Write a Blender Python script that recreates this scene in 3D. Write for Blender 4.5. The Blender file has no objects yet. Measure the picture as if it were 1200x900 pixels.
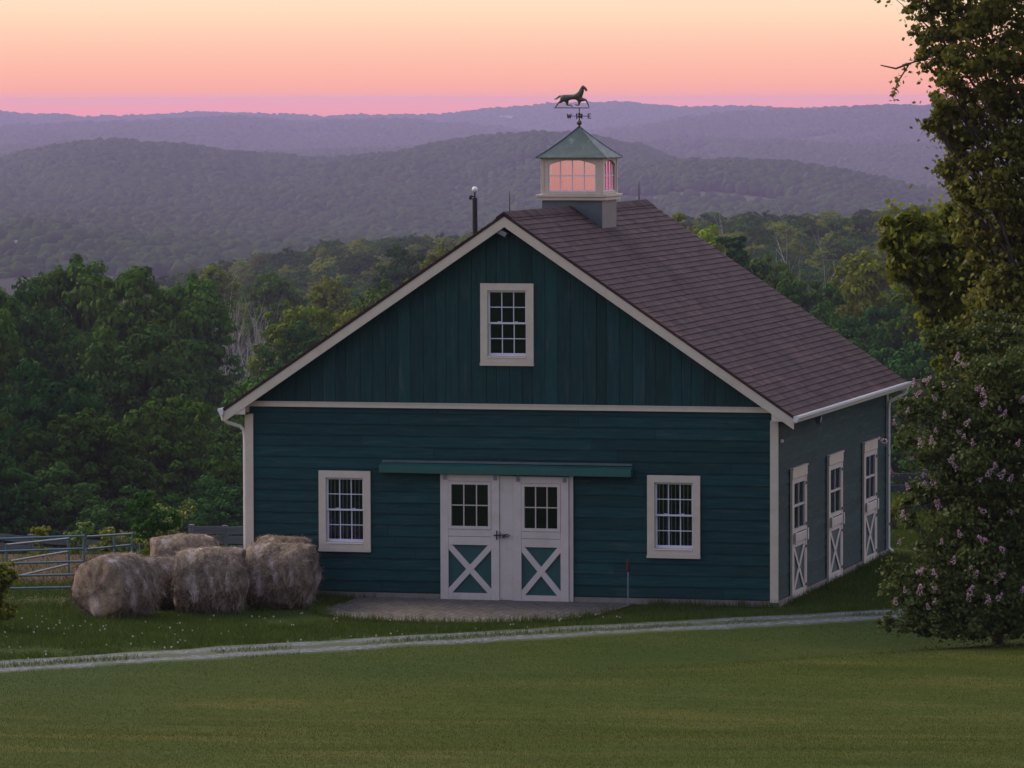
import bpy, bmesh, math, random
import numpy as np
from mathutils import Vector, Matrix
random.seed(7); RS = np.random.RandomState(11)
S = bpy.context.scene
COL = S.collection
R_ = math.radians

# ------------------------------------------------------------------ camera
F0, YAW, PIT, ROLL = 6000.0, 0.25115, 0.05534, -0.00252
C = np.array([28.168, -90.041, 8.989])
_s, _c = math.sin(YAW), math.cos(YAW)
FW = np.array([-_s * math.cos(PIT), _c * math.cos(PIT), -math.sin(PIT)])
RT = np.array([_c, _s, 0.0]); UPV = np.cross(RT, FW)
RT2 = RT * math.cos(ROLL) + UPV * math.sin(ROLL); UP2 = np.cross(RT2, FW)
cd = bpy.data.cameras.new('camera'); cam = bpy.data.objects.new('camera', cd); COL.objects.link(cam)
M = Matrix.Identity(4)
for i in range(3):
    M[i][0] = RT2[i]; M[i][1] = UP2[i]; M[i][2] = -FW[i]; M[i][3] = C[i]
cam.matrix_world = M
cd.sensor_width = 36.0; cd.lens = F0 / 1200 * 36.0; cd.clip_start = 0.5; cd.clip_end = 60000
S.camera = cam
FH = np.array([-_s, _c, 0.0])      # level heading of the view

# ------------------------------------------------------------------ world, added fill lamp, exposure
S.view_settings.view_transform = 'Standard'; S.view_settings.look = 'None'
S.view_settings.exposure = 0.46; S.view_settings.gamma = 1.0; S.view_settings.use_curve_mapping = False
S.cycles.volume_bounces = 1; S.cycles.max_bounces = 6; S.cycles.diffuse_bounces = 3
S.cycles.transparent_max_bounces = 12; S.cycles.use_denoising = True
S.cycles.caustics_reflective = False; S.cycles.caustics_refractive = False
SKY_BACK, SKY_GLOW = .68, 1.9
SUN_EL, SUN_AZ = 1.0, -55.0        # low for the sky texture, left of the view; the added lamp stands higher
wd = bpy.data.worlds.new('World'); S.world = wd; wd.use_nodes = True
nt = wd.node_tree; nt.nodes.clear()
def N(tree, typ, **kw):
    n = tree.nodes.new(typ)
    for k, v in kw.items(): setattr(n, k, v)
    return n
def ramp(node, stops):
    cr = node.color_ramp
    while len(cr.elements) > 1: cr.elements.remove(cr.elements[-1])
    cr.elements[0].position = stops[0][0]; cr.elements[0].color = (*stops[0][1], 1)
    for p, c in stops[1:]:
        e = cr.elements.new(p); e.color = (*c, 1)
tc = N(nt, 'ShaderNodeTexCoord'); sep = N(nt, 'ShaderNodeSeparateXYZ')
nt.links.new(tc.outputs['Generated'], sep.inputs[0])
# low band: colours by height above the horizon (+-3 degrees), upper sky: Nishita dusk
lowm = N(nt, 'ShaderNodeMapRange'); lowm.inputs[1].default_value = -0.02; lowm.inputs[2].default_value = 0.06
nt.links.new(sep.outputs[2], lowm.inputs[0])
lr = N(nt, 'ShaderNodeValToRGB'); nt.links.new(lowm.outputs[0], lr.inputs[0])
def P_(el): return (el + 0.02) / 0.08
ramp(lr, [(0.0, (.30, .20, .26)), (P_(-.012), (.8, .18, .12)), (P_(-.0015), (1.25, .32, .16)), (P_(.0015), (1.0, .41, .32)), (P_(.004), (1.0, .455, .36)), (P_(.0105), (1.0, .565, .42)),
          (P_(.017), (1.0, .71, .50)), (P_(.024), (1.0, .80, .60)), (P_(.060), (.92, .78, .68))])
him = N(nt, 'ShaderNodeMapRange'); him.inputs[1].default_value = -1; him.inputs[2].default_value = 1
nt.links.new(sep.outputs[2], him.inputs[0])
hr = N(nt, 'ShaderNodeValToRGB'); nt.links.new(him.outputs[0], hr.inputs[0])
ramp(hr, [(0.0, (.04, .04, .04)), (.485, (.12, .09, .11)), (.505, (.98, .64, .60)), (.56, (.80, .62, .64)), (.66, (.50, .50, .62)), (1.0, (.38, .42, .56))])
bl = N(nt, 'ShaderNodeMapRange', interpolation_type='SMOOTHSTEP'); bl.inputs[1].default_value = 0.03; bl.inputs[2].default_value = 0.09
nt.links.new(sep.outputs[2], bl.inputs[0])
bl2 = N(nt, 'ShaderNodeMapRange', interpolation_type='SMOOTHSTEP'); bl2.inputs[1].default_value = -0.012; bl2.inputs[2].default_value = -0.03
nt.links.new(sep.outputs[2], bl2.inputs[0])
mxf = N(nt, 'ShaderNodeMath', operation='MAXIMUM'); nt.links.new(bl.outputs[0], mxf.inputs[0]); nt.links.new(bl2.outputs[0], mxf.inputs[1])
mix = N(nt, 'ShaderNodeMix', data_type='RGBA'); nt.links.new(mxf.outputs[0], mix.inputs[0])
nt.links.new(lr.outputs[0], mix.inputs[6]); nt.links.new(hr.outputs[0], mix.inputs[7])
# brighter toward the afterglow, dimmer opposite (only above the low band)
vd = N(nt, 'ShaderNodeVectorMath', operation='DOT_PRODUCT'); nt.links.new(tc.outputs['Generated'], vd.inputs[0])
_ga = YAW + R_(28); vd.inputs[1].default_value = (-math.sin(_ga), math.cos(_ga), 0)
gm = N(nt, 'ShaderNodeMapRange', interpolation_type='SMOOTHSTEP'); gm.inputs[1].default_value = -.6; gm.inputs[2].default_value = 1.0; gm.inputs[3].default_value = SKY_BACK; gm.inputs[4].default_value = SKY_GLOW
nt.links.new(vd.outputs['Value'], gm.inputs[0])
gx = N(nt, 'ShaderNodeMix', data_type='FLOAT'); nt.links.new(mxf.outputs[0], gx.inputs[0]); gx.inputs[2].default_value = .74; nt.links.new(gm.outputs[0], gx.inputs[3])
bg1 = N(nt, 'ShaderNodeBackground'); nt.links.new(gx.outputs[0], bg1.inputs[1])
tm = N(nt, 'ShaderNodeMapRange'); tm.inputs[1].default_value = -.5; tm.inputs[2].default_value = .9; nt.links.new(vd.outputs['Value'], tm.inputs[0])
tcol = N(nt, 'ShaderNodeMix', data_type='RGBA'); nt.links.new(tm.outputs[0], tcol.inputs[0]); tcol.inputs[6].default_value = (.86, .94, 1.10, 1); tcol.inputs[7].default_value = (1.04, 1.0, .92, 1)
tfac = N(nt, 'ShaderNodeMix', data_type='RGBA', blend_type='MULTIPLY'); nt.links.new(mxf.outputs[0], tfac.inputs[0]); nt.links.new(mix.outputs[2], tfac.inputs[6]); nt.links.new(tcol.outputs[2], tfac.inputs[7])
nt.links.new(tfac.outputs[2], bg1.inputs[0])
sky = N(nt, 'ShaderNodeTexSky', sky_type='NISHITA'); sky.sun_disc = False
sky.sun_elevation = R_(SUN_EL); sky.sun_rotation = YAW * -1 + R_(SUN_AZ); sky.altitude = 200; sky.dust_density = 1.0
bg2 = N(nt, 'ShaderNodeBackground'); bg2.inputs[1].default_value = 0.05; nt.links.new(sky.outputs[0], bg2.inputs[0])
# the dusk glow sky carries most of the light, Nishita adds its own azimuth falloff in the upper sky
hm = N(nt, 'ShaderNodeMapRange', interpolation_type='SMOOTHSTEP'); hm.inputs[1].default_value = 0.05; hm.inputs[2].default_value = 0.25; hm.inputs[4].default_value = 0.6
nt.links.new(sep.outputs[2], hm.inputs[0])
ms = N(nt, 'ShaderNodeMixShader'); nt.links.new(hm.outputs[0], ms.inputs[0]); nt.links.new(bg1.outputs[0], ms.inputs[1])
ad = N(nt, 'ShaderNodeAddShader'); nt.links.new(bg1.outputs[0], ad.inputs[0]); nt.links.new(bg2.outputs[0], ad.inputs[1])
nt.links.new(ad.outputs[0], ms.inputs[2])
wo = N(nt, 'ShaderNodeOutputWorld'); nt.links.new(ms.outputs[0], wo.inputs[0])

sl = bpy.data.lights.new('fill_sun', 'SUN'); sl.energy = 2.0; sl.angle = R_(25); sl.color = (1.0, .80, .55)  # added warm fill for the treetops, high although dusk gives no direct light
so = bpy.data.objects.new('fill_sun', sl); COL.objects.link(so)
_a = YAW - R_(SUN_AZ)   # bearing left of +y
_e = R_(34.0)
sd = Vector((-math.sin(_a) * math.cos(_e), math.cos(_a) * math.cos(_e), math.sin(_e)))
so.rotation_euler = (-sd).to_track_quat('-Z', 'Y').to_euler()

# ------------------------------------------------------------------ helpers
def tag(o, label=None, cat=None, group=None, kind=None):
    if label: o['label'] = label
    if cat: o['category'] = cat
    if group: o['group'] = group
    if kind: o['kind'] = kind
    return o
def empty(name, loc=(0, 0, 0), rz=0.0):
    o = bpy.data.objects.new(name, None); COL.objects.link(o); o.location = loc; o.rotation_euler.z = rz
    o.empty_display_size = .2
    return o
class MB:
    def __init__(s): s.v = []; s.f = []; s.t = []; s.n = 0
    def add(s, vs, fs, tint=0.5):
        b = s.n; s.v += [tuple(map(float, v)) for v in vs]; s.n += len(vs)
        for f in fs: s.f.append(tuple(b + i for i in f)); s.t.append(tint)
    def hexa(s, p, tint=.5):   # p: 4 bottom ccw, 4 top ccw
        s.add(p, [(3, 2, 1, 0), (4, 5, 6, 7), (0, 1, 5, 4), (1, 2, 6, 5), (2, 3, 7, 6), (3, 0, 4, 7)], tint)
    def box(s, x0, x1, y0, y1, z0, z1, tint=.5):
        s.hexa([(x0, y0, z0), (x1, y0, z0), (x1, y1, z0), (x0, y1, z0), (x0, y0, z1), (x1, y0, z1), (x1, y1, z1), (x0, y1, z1)], tint)
    def bar(s, a, b, w, h, up=(0, 0, 1), tint=.5):
        a = Vector(a); b = Vector(b); d = (b - a).normalized(); u = Vector(up)
        r = d.cross(u)
        if r.length < 1e-4: r = d.cross(Vector((1, 0, 0)))
        r.normalize(); u = r.cross(d)
        r = r * w / 2; u = u * h / 2
        s.hexa([a - r - u, a + r - u, b + r - u, b - r - u, a - r + u, a + r + u, b + r + u, b - r + u], tint)
    def tube(s, pts, rad, n=8, tint=.5, cap=True):
        pts = [Vector(p) for p in pts]
        if not hasattr(rad, '__len__'): rad = [rad] * len(pts)
        rings = []; prev = None
        for i, p in enumerate(pts):
            d = (pts[min(i + 1, len(pts) - 1)] - pts[max(i - 1, 0)]).normalized()
            if prev is None:
                a = d.cross(Vector((0, 0, 1)))
                if a.length < .1: a = d.cross(Vector((1, 0, 0)))
                a.normalize()
            else:
                a = prev - d * prev.dot(d)
                if a.length < 1e-5: a = d.orthogonal()
                a.normalize()
            prev = a; b = d.cross(a)
            rings.append([p + (a * math.cos(2 * math.pi * k / n) + b * math.sin(2 * math.pi * k / n)) * rad[i] for k in range(n)])
        vs = [v for r in rings for v in r]; fs = []
        for i in range(len(pts) - 1):
            for k in range(n):
                k2 = (k + 1) % n
                fs.append((i * n + k, i * n + k2, (i + 1) * n + k2, (i + 1) * n + k))
        if cap:
            fs.append(tuple(range(n - 1, -1, -1))); fs.append(tuple(range((len(pts) - 1) * n, len(pts) * n)))
        s.add(vs, fs, tint)
    def ball(s, c, r, nu=12, nv=8, tint=.5):
        c = Vector(c); r = Vector(r) if hasattr(r, '__len__') else Vector((r, r, r)); vs = []; fs = []
        for i in range(nv + 1):
            th = math.pi * i / nv
            for k in range(nu):
                ph = 2 * math.pi * k / nu
                vs.append(c + Vector((r.x * math.sin(th) * math.cos(ph), r.y * math.sin(th) * math.sin(ph), r.z * math.cos(th))))
        for i in range(nv):
            for k in range(nu):
                k2 = (k + 1) % nu
                fs.append((i * nu + k, (i + 1) * nu + k, (i + 1) * nu + k2, i * nu + k2))
        s.add(vs, fs, tint)
    def build(s, name, mat, parent=None, smooth=False, bevel=0):
        me = bpy.data.meshes.new(name); me.from_pydata(s.v, [], s.f); me.update()
        at = me.attributes.new('tint', 'FLOAT', 'FACE'); at.data.foreach_set('value', s.t)
        if smooth: me.polygons.foreach_set('use_smooth', [True] * len(me.polygons))
        me.materials.append(mat)
        o = bpy.data.objects.new(name, me); COL.objects.link(o)
        if parent is not None: o.parent = parent
        if bevel:
            m = o.modifiers.new('b', 'BEVEL'); m.width = bevel; m.segments = 2; m.limit_method = 'ANGLE'
        return o
def mesh_np(name, V, Fc, mat, tint=None, parent=None, smooth=False, extra=None):
    """V (n,3), Fc (m,k) with one k"""
    me = bpy.data.meshes.new(name); m, k = Fc.shape
    me.vertices.add(len(V)); me.vertices.foreach_set('co', np.ascontiguousarray(V, dtype=np.float32).ravel())
    me.loops.add(m * k); me.loops.foreach_set('vertex_index', np.ascontiguousarray(Fc, dtype=np.int32).ravel())
    me.polygons.add(m); me.polygons.foreach_set('loop_start', np.arange(0, m * k, k, dtype=np.int32))
    me.update(calc_edges=True)
    if smooth: me.polygons.foreach_set('use_smooth', np.ones(m, bool))
    if tint is not None:
        at = me.attributes.new('tint', 'FLOAT', 'FACE'); at.data.foreach_set('value', np.asarray(tint, dtype=np.float32))
    if extra:
        for nm, arr in extra.items():
            at = me.attributes.new(nm, 'FLOAT', 'POINT'); at.data.foreach_set('value', np.asarray(arr, dtype=np.float32))
    me.materials.append(mat)
    o = bpy.data.objects.new(name, me); COL.objects.link(o)
    if parent is not None: o.parent = parent
    return o
def _hash(ix, iy, seed):
    h = (ix.astype(np.int64) * 374761393 + iy.astype(np.int64) * 668265263 + seed * 982451653) & 0x7fffffff
    h = ((h ^ (h >> 13)) * 1274126177) & 0x7fffffff
    return ((h ^ (h >> 16)) & 0xffff) / 65535.0
def noise2(x, y, seed=0):
    x = np.asarray(x, float); y = np.asarray(y, float)
    ix = np.floor(x); iy = np.floor(y); fx = x - ix; fy = y - iy
    fx = fx * fx * (3 - 2 * fx); fy = fy * fy * (3 - 2 * fy)
    a = _hash(ix, iy, seed); b = _hash(ix + 1, iy, seed); c = _hash(ix, iy + 1, seed); d = _hash(ix + 1, iy + 1, seed)
    return (a * (1 - fx) + b * fx) * (1 - fy) + (c * (1 - fx) + d * fx) * fy
def fbm(x, y, seed=0, oct=4):
    s = 0; a = .5; t = 0
    for i in range(oct):
        s = s + a * noise2(x * 2 ** i, y * 2 ** i, seed + i * 17); t += a; a *= .5
    return s / t

# ------------------------------------------------------------------ materials
def mat(name, col, rough=.7, var=0, var2=None, nscale=6, tint=0.0, metal=0, bump=0, bscale=30, stretch=(1, 1, 1), spec=.5, objrand=0, trans=0, dirt=None):
    """procedural paint/wood/leaf material: base colour, object-space noise mottling, per-piece 'tint' attribute"""
    m = bpy.data.materials.new(name); m.use_nodes = True; t = m.node_tree; b = t.nodes['Principled BSDF']
    b.inputs['Roughness'].default_value = rough; b.inputs['Metallic'].default_value = metal
    b.inputs['Specular IOR Level'].default_value = spec
    tcn = N(t, 'ShaderNodeTexCoord'); mp = N(t, 'ShaderNodeMapping'); mp.inputs['Scale'].default_value = stretch
    t.links.new(tcn.outputs['Object'], mp.inputs[0])
    c1 = N(t, 'ShaderNodeRGB'); c1.outputs[0].default_value = (*col, 1); cur = c1.outputs[0]
    if var:
        nz = N(t, 'ShaderNodeTexNoise'); nz.inputs['Scale'].default_value = nscale; nz.inputs['Detail'].default_value = 5; nz.inputs['Roughness'].default_value = .65
        t.links.new(mp.outputs[0], nz.inputs[0])
        mr = N(t, 'ShaderNodeMapRange'); mr.inputs[1].default_value = .3; mr.inputs[2].default_value = .7
        t.links.new(nz.outputs['Fac'], mr.inputs[0])
        mx = N(t, 'ShaderNodeMix', data_type='RGBA'); t.links.new(mr.outputs[0], mx.inputs[0])
        c2 = var2 if var2 else tuple(x * (1 - var) for x in col)
        mx.inputs[7].default_value = (*c2, 1); t.links.new(cur, mx.inputs[6]); cur = mx.outputs[2]
    if dirt:
        nz = N(t, 'ShaderNodeTexNoise'); nz.inputs['Scale'].default_value = dirt[1]; nz.inputs['Detail'].default_value = 6
        t.links.new(mp.outputs[0], nz.inputs[0])
        mr = N(t, 'ShaderNodeMapRange'); mr.inputs[1].default_value = .56; mr.inputs[2].default_value = .72; mr.inputs[4].default_value = dirt[2]
        t.links.new(nz.outputs['Fac'], mr.inputs[0])
        mx = N(t, 'ShaderNodeMix', data_type='RGBA'); t.links.new(mr.outputs[0], mx.inputs[0])
        mx.inputs[7].default_value = (*dirt[0], 1); t.links.new(cur, mx.inputs[6]); cur = mx.outputs[2]
    if tint:
        at = N(t, 'ShaderNodeAttribute', attribute_name='tint')
        mr = N(t, 'ShaderNodeMapRange'); mr.inputs[3].default_value = 1 - tint; mr.inputs[4].default_value = 1 + tint
        t.links.new(at.outputs['Fac'], mr.inputs[0])
        hs = N(t, 'ShaderNodeHueSaturation'); t.links.new(mr.outputs[0], hs.inputs['Value']); t.links.new(cur, hs.inputs['Color']); cur = hs.outputs[0]
        mh = N(t, 'ShaderNodeMapRange'); mh.inputs[3].default_value = .5 - .05 * tint; mh.inputs[4].default_value = .5 + .05 * tint
        sn = N(t, 'ShaderNodeMath', operation='FRACT'); m7 = N(t, 'ShaderNodeMath', operation='MULTIPLY'); m7.inputs[1].default_value = 7.31
        t.links.new(at.outputs['Fac'], m7.inputs[0]); t.links.new(m7.outputs[0], sn.inputs[0]); t.links.new(sn.outputs[0], mh.inputs[0]); t.links.new(mh.outputs[0], hs.inputs['Hue'])
    if objrand:
        oi = N(t, 'ShaderNodeObjectInfo')
        mr = N(t, 'ShaderNodeMapRange'); mr.inputs[3].default_value = 1 - objrand; mr.inputs[4].default_value = 1 + objrand
        t.links.new(oi.outputs['Random'], mr.inputs[0])
        hs = N(t, 'ShaderNodeHueSaturation'); t.links.new(mr.outputs[0], hs.inputs['Value']); t.links.new(cur, hs.inputs['Color']); cur = hs.outputs[0]
        m7 = N(t, 'ShaderNodeMath', operation='MULTIPLY'); m7.inputs[1].default_value = 13.7; sn = N(t, 'ShaderNodeMath', operation='FRACT')
        t.links.new(oi.outputs['Random'], m7.inputs[0]); t.links.new(m7.outputs[0], sn.inputs[0])
        mh = N(t, 'ShaderNodeMapRange'); mh.inputs[3].default_value = .485; mh.inputs[4].default_value = .53
        t.links.new(sn.outputs[0], mh.inputs[0]); t.links.new(mh.outputs[0], hs.inputs['Hue'])
    t.links.new(cur, b.inputs['Base Color'])
    if bump:
        nz = N(t, 'ShaderNodeTexNoise'); nz.inputs['Scale'].default_value = bscale; nz.inputs['Detail'].default_value = 4
        t.links.new(mp.outputs[0], nz.inputs[0])
        bp = N(t, 'ShaderNodeBump'); bp.inputs['Strength'].default_value = bump; bp.inputs['Distance'].default_value = .02
        t.links.new(nz.outputs['Fac'], bp.inputs['Height']); t.links.new(bp.outputs[0], b.inputs['Normal'])
    if trans:
        tr = N(t, 'ShaderNodeBsdfTranslucent'); t.links.new(cur, tr.inputs[0]); mxs = N(t, 'ShaderNodeMixShader'); mxs.inputs[0].default_value = trans
        out = t.nodes['Material Output']; t.links.new(b.outputs[0], mxs.inputs[1]); t.links.new(tr.outputs[0], mxs.inputs[2]); t.links.new(mxs.outputs[0], out.inputs[0])
    return m
M_side_h = mat('teal stained lap boards', (.010, .065, .063), .75, .6, (.006, .034, .038), 3.2, tint=.20, spec=.2, stretch=(.45, .45, 5), bump=.35, bscale=14, dirt=((.050, .078, .078), 2.6, .65))
M_side_v = mat('teal stained upright boards', (.011, .060, .057), .75, .6, (.007, .032, .034), 3.2, tint=.24, spec=.2, stretch=(5, 5, .45), bump=.35, bscale=14, dirt=((.05, .07, .078), 2.6, .6))
M_panel = mat('teal door panel', (.010, .085, .082), .6, .3, None, 6, stretch=(5, 5, .5), bump=.15)
M_trim = mat('cream painted trim', (.62, .55, .45), .5, .12, None, 5, bump=.08, bscale=25, dirt=((.40, .34, .27), 2.2, .35))
M_door = mat('off white painted door boards', (.58, .53, .50), .5, .12, None, 4, tint=.05, bump=.08, bscale=25, dirt=((.42, .36, .27), 2.5, .4))
M_soffit = mat('tan soffit', (.34, .26, .18), .7, .15)
M_vinyl = mat('pale sash', (.66, .68, .80), .35, .06)
M_track = mat('green track cover', (.012, .105, .088), .45, .2, None, 5)
M_found = mat('concrete footing', (.24, .22, .20), .9, .3, None, 4, bump=.3, bscale=18)
M_shingle = mat('brown asphalt shingles', (.098, .056, .056), .9, .35, (.056, .036, .040), 40, tint=.34, spec=.2, bump=.5, bscale=90, dirt=((.14, .072, .064), .7, .6))
M_flash = mat('blue grey zinc flashing', (.12, .15, .17), .5, .3, None, 5, metal=.3, bump=.1)
M_copper = mat('aged copper roof', (.085, .130, .112), .6, .4, (.060, .080, .082), 6, metal=.15, bump=.15, bscale=12, dirt=((.20, .34, .28), 5, .6))
M_vane = mat('weathered copper', (.16, .10, .07), .45, .5, (.09, .14, .12), 9, metal=.7)
M_iron = mat('dark iron', (.03, .032, .036), .5, .3, metal=.6)
M_galv = mat('galvanised bracket', (.22, .26, .32), .45, .2, metal=.5)
M_gut = mat('white gutter', (.72, .72, .74), .35, .06)
M_gate = mat('blue grey painted tube', (.11, .19, .23), .4, .3, None, 5, metal=.3)
M_board = mat('weathered fence boards', (.17, .175, .18), .85, .4, None, 4, tint=.25, stretch=(.5, .5, 5), bump=.3)
M_boardd = mat('dark fence boards', (.06, .075, .09), .8, .4, None, 4, tint=.25, stretch=(.5, .5, 5), bump=.3)
M_bark = mat('bark', (.085, .068, .055), .9, .5, None, 8, bump=.5, bscale=12)
M_pale = mat('grey dead wood', (.36, .33, .31), .85, .4, None, 5, tint=.2)
M_hay = mat('weathered hay', (.30, .235, .17), .95, .6, (.085, .055, .035), 6, tint=.6, stretch=(2.2, 1, 1), bump=1, bscale=34, dirt=((.50, .42, .40), 2.4, .85))
M_white = mat('white globe', (.82, .82, .82), .25)
M_wall = mat('white house wall', (.75, .73, .70), .6, .05)
M_leafA = mat('maple leaves', (.058, .112, .012), .8, tint=.42, objrand=.30, trans=.14, spec=.02)
M_leafB = mat('yellow green leaves', (.165, .200, .012), .8, tint=.40, objrand=.28, trans=.14, spec=.02)
M_leafC = mat('dark green leaves', (.036, .086, .016), .8, tint=.42, objrand=.25, trans=.14, spec=.02)
M_leafR = mat('large tree leaves', (.145, .150, .024), .6, tint=.45, trans=.5, spec=.2)
M_leafM = mat('side maple leaves', (.150, .170, .014), .6, tint=.42, trans=.5, spec=.2)
M_leafL = mat('lilac leaves', (.078, .104, .022), .6, tint=.5, trans=.35, spec=.25)
M_shrub = mat('bright shrub leaves', (.16, .20, .025), .55, tint=.35, objrand=.2, trans=.35)
M_blos = mat('pink blossom', (.46, .30, .39), .7, tint=.4, trans=.25)
M_far = mat('distant canopy', (.034, .058, .016), .9, tint=0, objrand=.20, spec=0)
M_blade = mat('grass blades', (.048, .076, .009), .8, .45, (.100, .104, .018), .9, tint=.25, trans=.42, spec=.02, stretch=(.25, 1.6, 1))
M_bladew = mat('rank grass blades', (.052, .088, .014), .8, .4, (.082, .108, .024), .8, tint=.4, trans=.2, spec=0)
M_clover = mat('white clover heads', (.40, .42, .34), .8, tint=.2)
def glass(name, refl=.10, base=(.01, .012, .014), mixf=.82, gcol=(1, 1, 1)):
    m = bpy.data.materials.new(name); m.use_nodes = True; t = m.node_tree; t.nodes.clear()
    tr = N(t, 'ShaderNodeBsdfTransparent'); tr.inputs[0].default_value = (mixf, mixf, mixf, 1)
    g = N(t, 'ShaderNodeBsdfGlossy'); g.inputs['Roughness'].default_value = .03; g.inputs[0].default_value = (*gcol, 1)
    fr = N(t, 'ShaderNodeFresnel'); fr.inputs[0].default_value = 1.5
    a = N(t, 'ShaderNodeMath', operation='ADD'); a.inputs[1].default_value = refl; t.links.new(fr.outputs[0], a.inputs[0])
    mx = N(t, 'ShaderNodeMixShader'); t.links.new(a.outputs[0], mx.inputs[0]); t.links.new(tr.outputs[0], mx.inputs[1]); t.links.new(g.outputs[0], mx.inputs[2])
    o = N(t, 'ShaderNodeOutputMaterial'); t.links.new(mx.outputs[0], o.inputs[0])
    return m
M_glass = glass('window glass', .03, gcol=(.42, .62, 1.0))
M_mirror = glass('reflection boosted cupola glass', .50, gcol=(.92, .78, .92), mixf=.75)  # reflection raised and tinted pink so the panes show sky glow

# ------------------------------------------------------------------ terrain
GZ = -0.13
def qlat(x, y):
    dx = np.asarray(x, float) - C[0]; dy = np.asarray(y, float) - C[1]
    q = dx * FH[0] + dy * FH[1]; l = dx * RT[0] + dy * RT[1]
    return q, l
_Q = np.array([103, 116, 140, 180, 260, 330, 400, 550, 700, 1000, 1400, 1650, 1900, 2300, 2800])
_Z = np.array([0, -2.1, -6.0, -10.5, -19.5, -25, -29, -34, -37, -42, -46.5, -52, -62, -73, -80])
_K = (_Q, _Z)
def smooth_interp(q, X, Y):
    i = np.clip(np.searchsorted(X, q) - 1, 0, len(X) - 2); t = np.clip((q - X[i]) / (X[i + 1] - X[i]), 0, 1)
    sl = np.gradient(Y, X); h = X[i + 1] - X[i]
    h00 = 2 * t ** 3 - 3 * t ** 2 + 1; h10 = t ** 3 - 2 * t ** 2 + t; h01 = -2 * t ** 3 + 3 * t ** 2; h11 = t ** 3 - t ** 2
    return h00 * Y[i] + h10 * h * sl[i] + h01 * Y[i + 1] + h11 * h * sl[i + 1]
def sstep(x, a, b):
    t = np.clip((np.asarray(x, float) - a) / (b - a), 0, 1); return t * t * (3 - 2 * t)
def ground(x, y):
    q, l = qlat(x, y); qs = np.maximum(q, 20.0); off = l / qs * 6000
    sh = 15.0 * sstep(off, -330, 380) * (1 - sstep(q, 180, 320))     # the level yard reaches farther on the right
    qq = np.maximum(q - sh, 0)
    z = np.where(qq < 103, 0.0, smooth_interp(np.maximum(qq, 103), *_K))
    z = z + np.interp(off, [-640, -450, -330, -220, -60, 250, 450], [-17, -12, -7, -1, 2, 7, 9]) * sstep(q, 620, 1250) * (1 - sstep(q, 1700, 2200))
    r = np.clip((77.5 - q) / 77.5, 0, 1)
    z = z + 7.45 * r ** 1.35
    # shallow swale between the drive and the mown lawn
    x = np.asarray(x, float); y = np.asarray(y, float)
    s = (-x + y) / 1.4142; a = (x + y) / 1.4142       # s: across the drive (drive near s=-9.4), a: along it
    z = z - 0.13 * np.exp(-((s + 12.9) / 1.15) ** 2) * sstep(a, -6, 3) * (1 - sstep(q, 95, 105))
    z = z + 0.0 * np.exp(-((s + 15.3) / 1.5) ** 2) * sstep(a, -6, 3) * (1 - sstep(q, 95, 105))
    z = z + (fbm(x * .12 + 3, y * .12, 5, 3) - .5) * .28 * (1 - sstep(q, 75, 82)) * sstep(q, 5, 20)
    z = z + (fbm(x / 60., y / 60., 9, 3) - .5) * 7 * sstep(q, 170, 350)
    return z + GZ
def at(px, d, v=None):
    """a bearing (in 1/6000 rad right of the photograph's left edge) and a distance -> point; on the ground unless v is given"""
    p = C + d * (FH + RT * (px - 600) / 6000.0)
    if v is None: p[2] = float(ground(p[0], p[1]))
    else: p[2] = C[2] - (v - 118 ) / 6000.0 * d
    return p
angs = np.concatenate([np.linspace(-180, -14, 22)[:-1], np.linspace(-14, -6.6, 16)[:-1], np.linspace(-6.6, 6.6, 190), np.linspace(6.6, 14, 16)[1:], np.linspace(14, 180, 22)[1:]])
rads = np.concatenate([np.linspace(.3, 30, 20)[:-1], np.linspace(30, 76, 70)[:-1], np.linspace(76, 128, 120)[:-1], np.linspace(128, 400, 60)[:-1], np.linspace(400, 2600, 90)])
A, Rr = np.meshgrid(np.radians(angs), rads, indexing='ij')
X = C[0] + Rr * (FH[0] * np.cos(A) + RT[0] * np.sin(A)); Y = C[1] + Rr * (FH[1] * np.cos(A) + RT[1] * np.sin(A))
inn = np.clip(1 - (np.abs(np.degrees(A)) - 14) / 30, 0, 1)
Z = ground(X, Y) 
Zflat = 7.3 + 0 * X
Z = np.where(np.abs(np.degrees(A)) > 60, np.minimum(Z, Zflat), Z)
def grid_faces(n, m):
    i, j = np.meshgrid(np.arange(n - 1), np.arange(m - 1), indexing='ij'); a = (i * m + j).ravel()
    return np.stack([a, a + m, a + m + 1, a + 1], 1)[:, ::-1]

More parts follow.
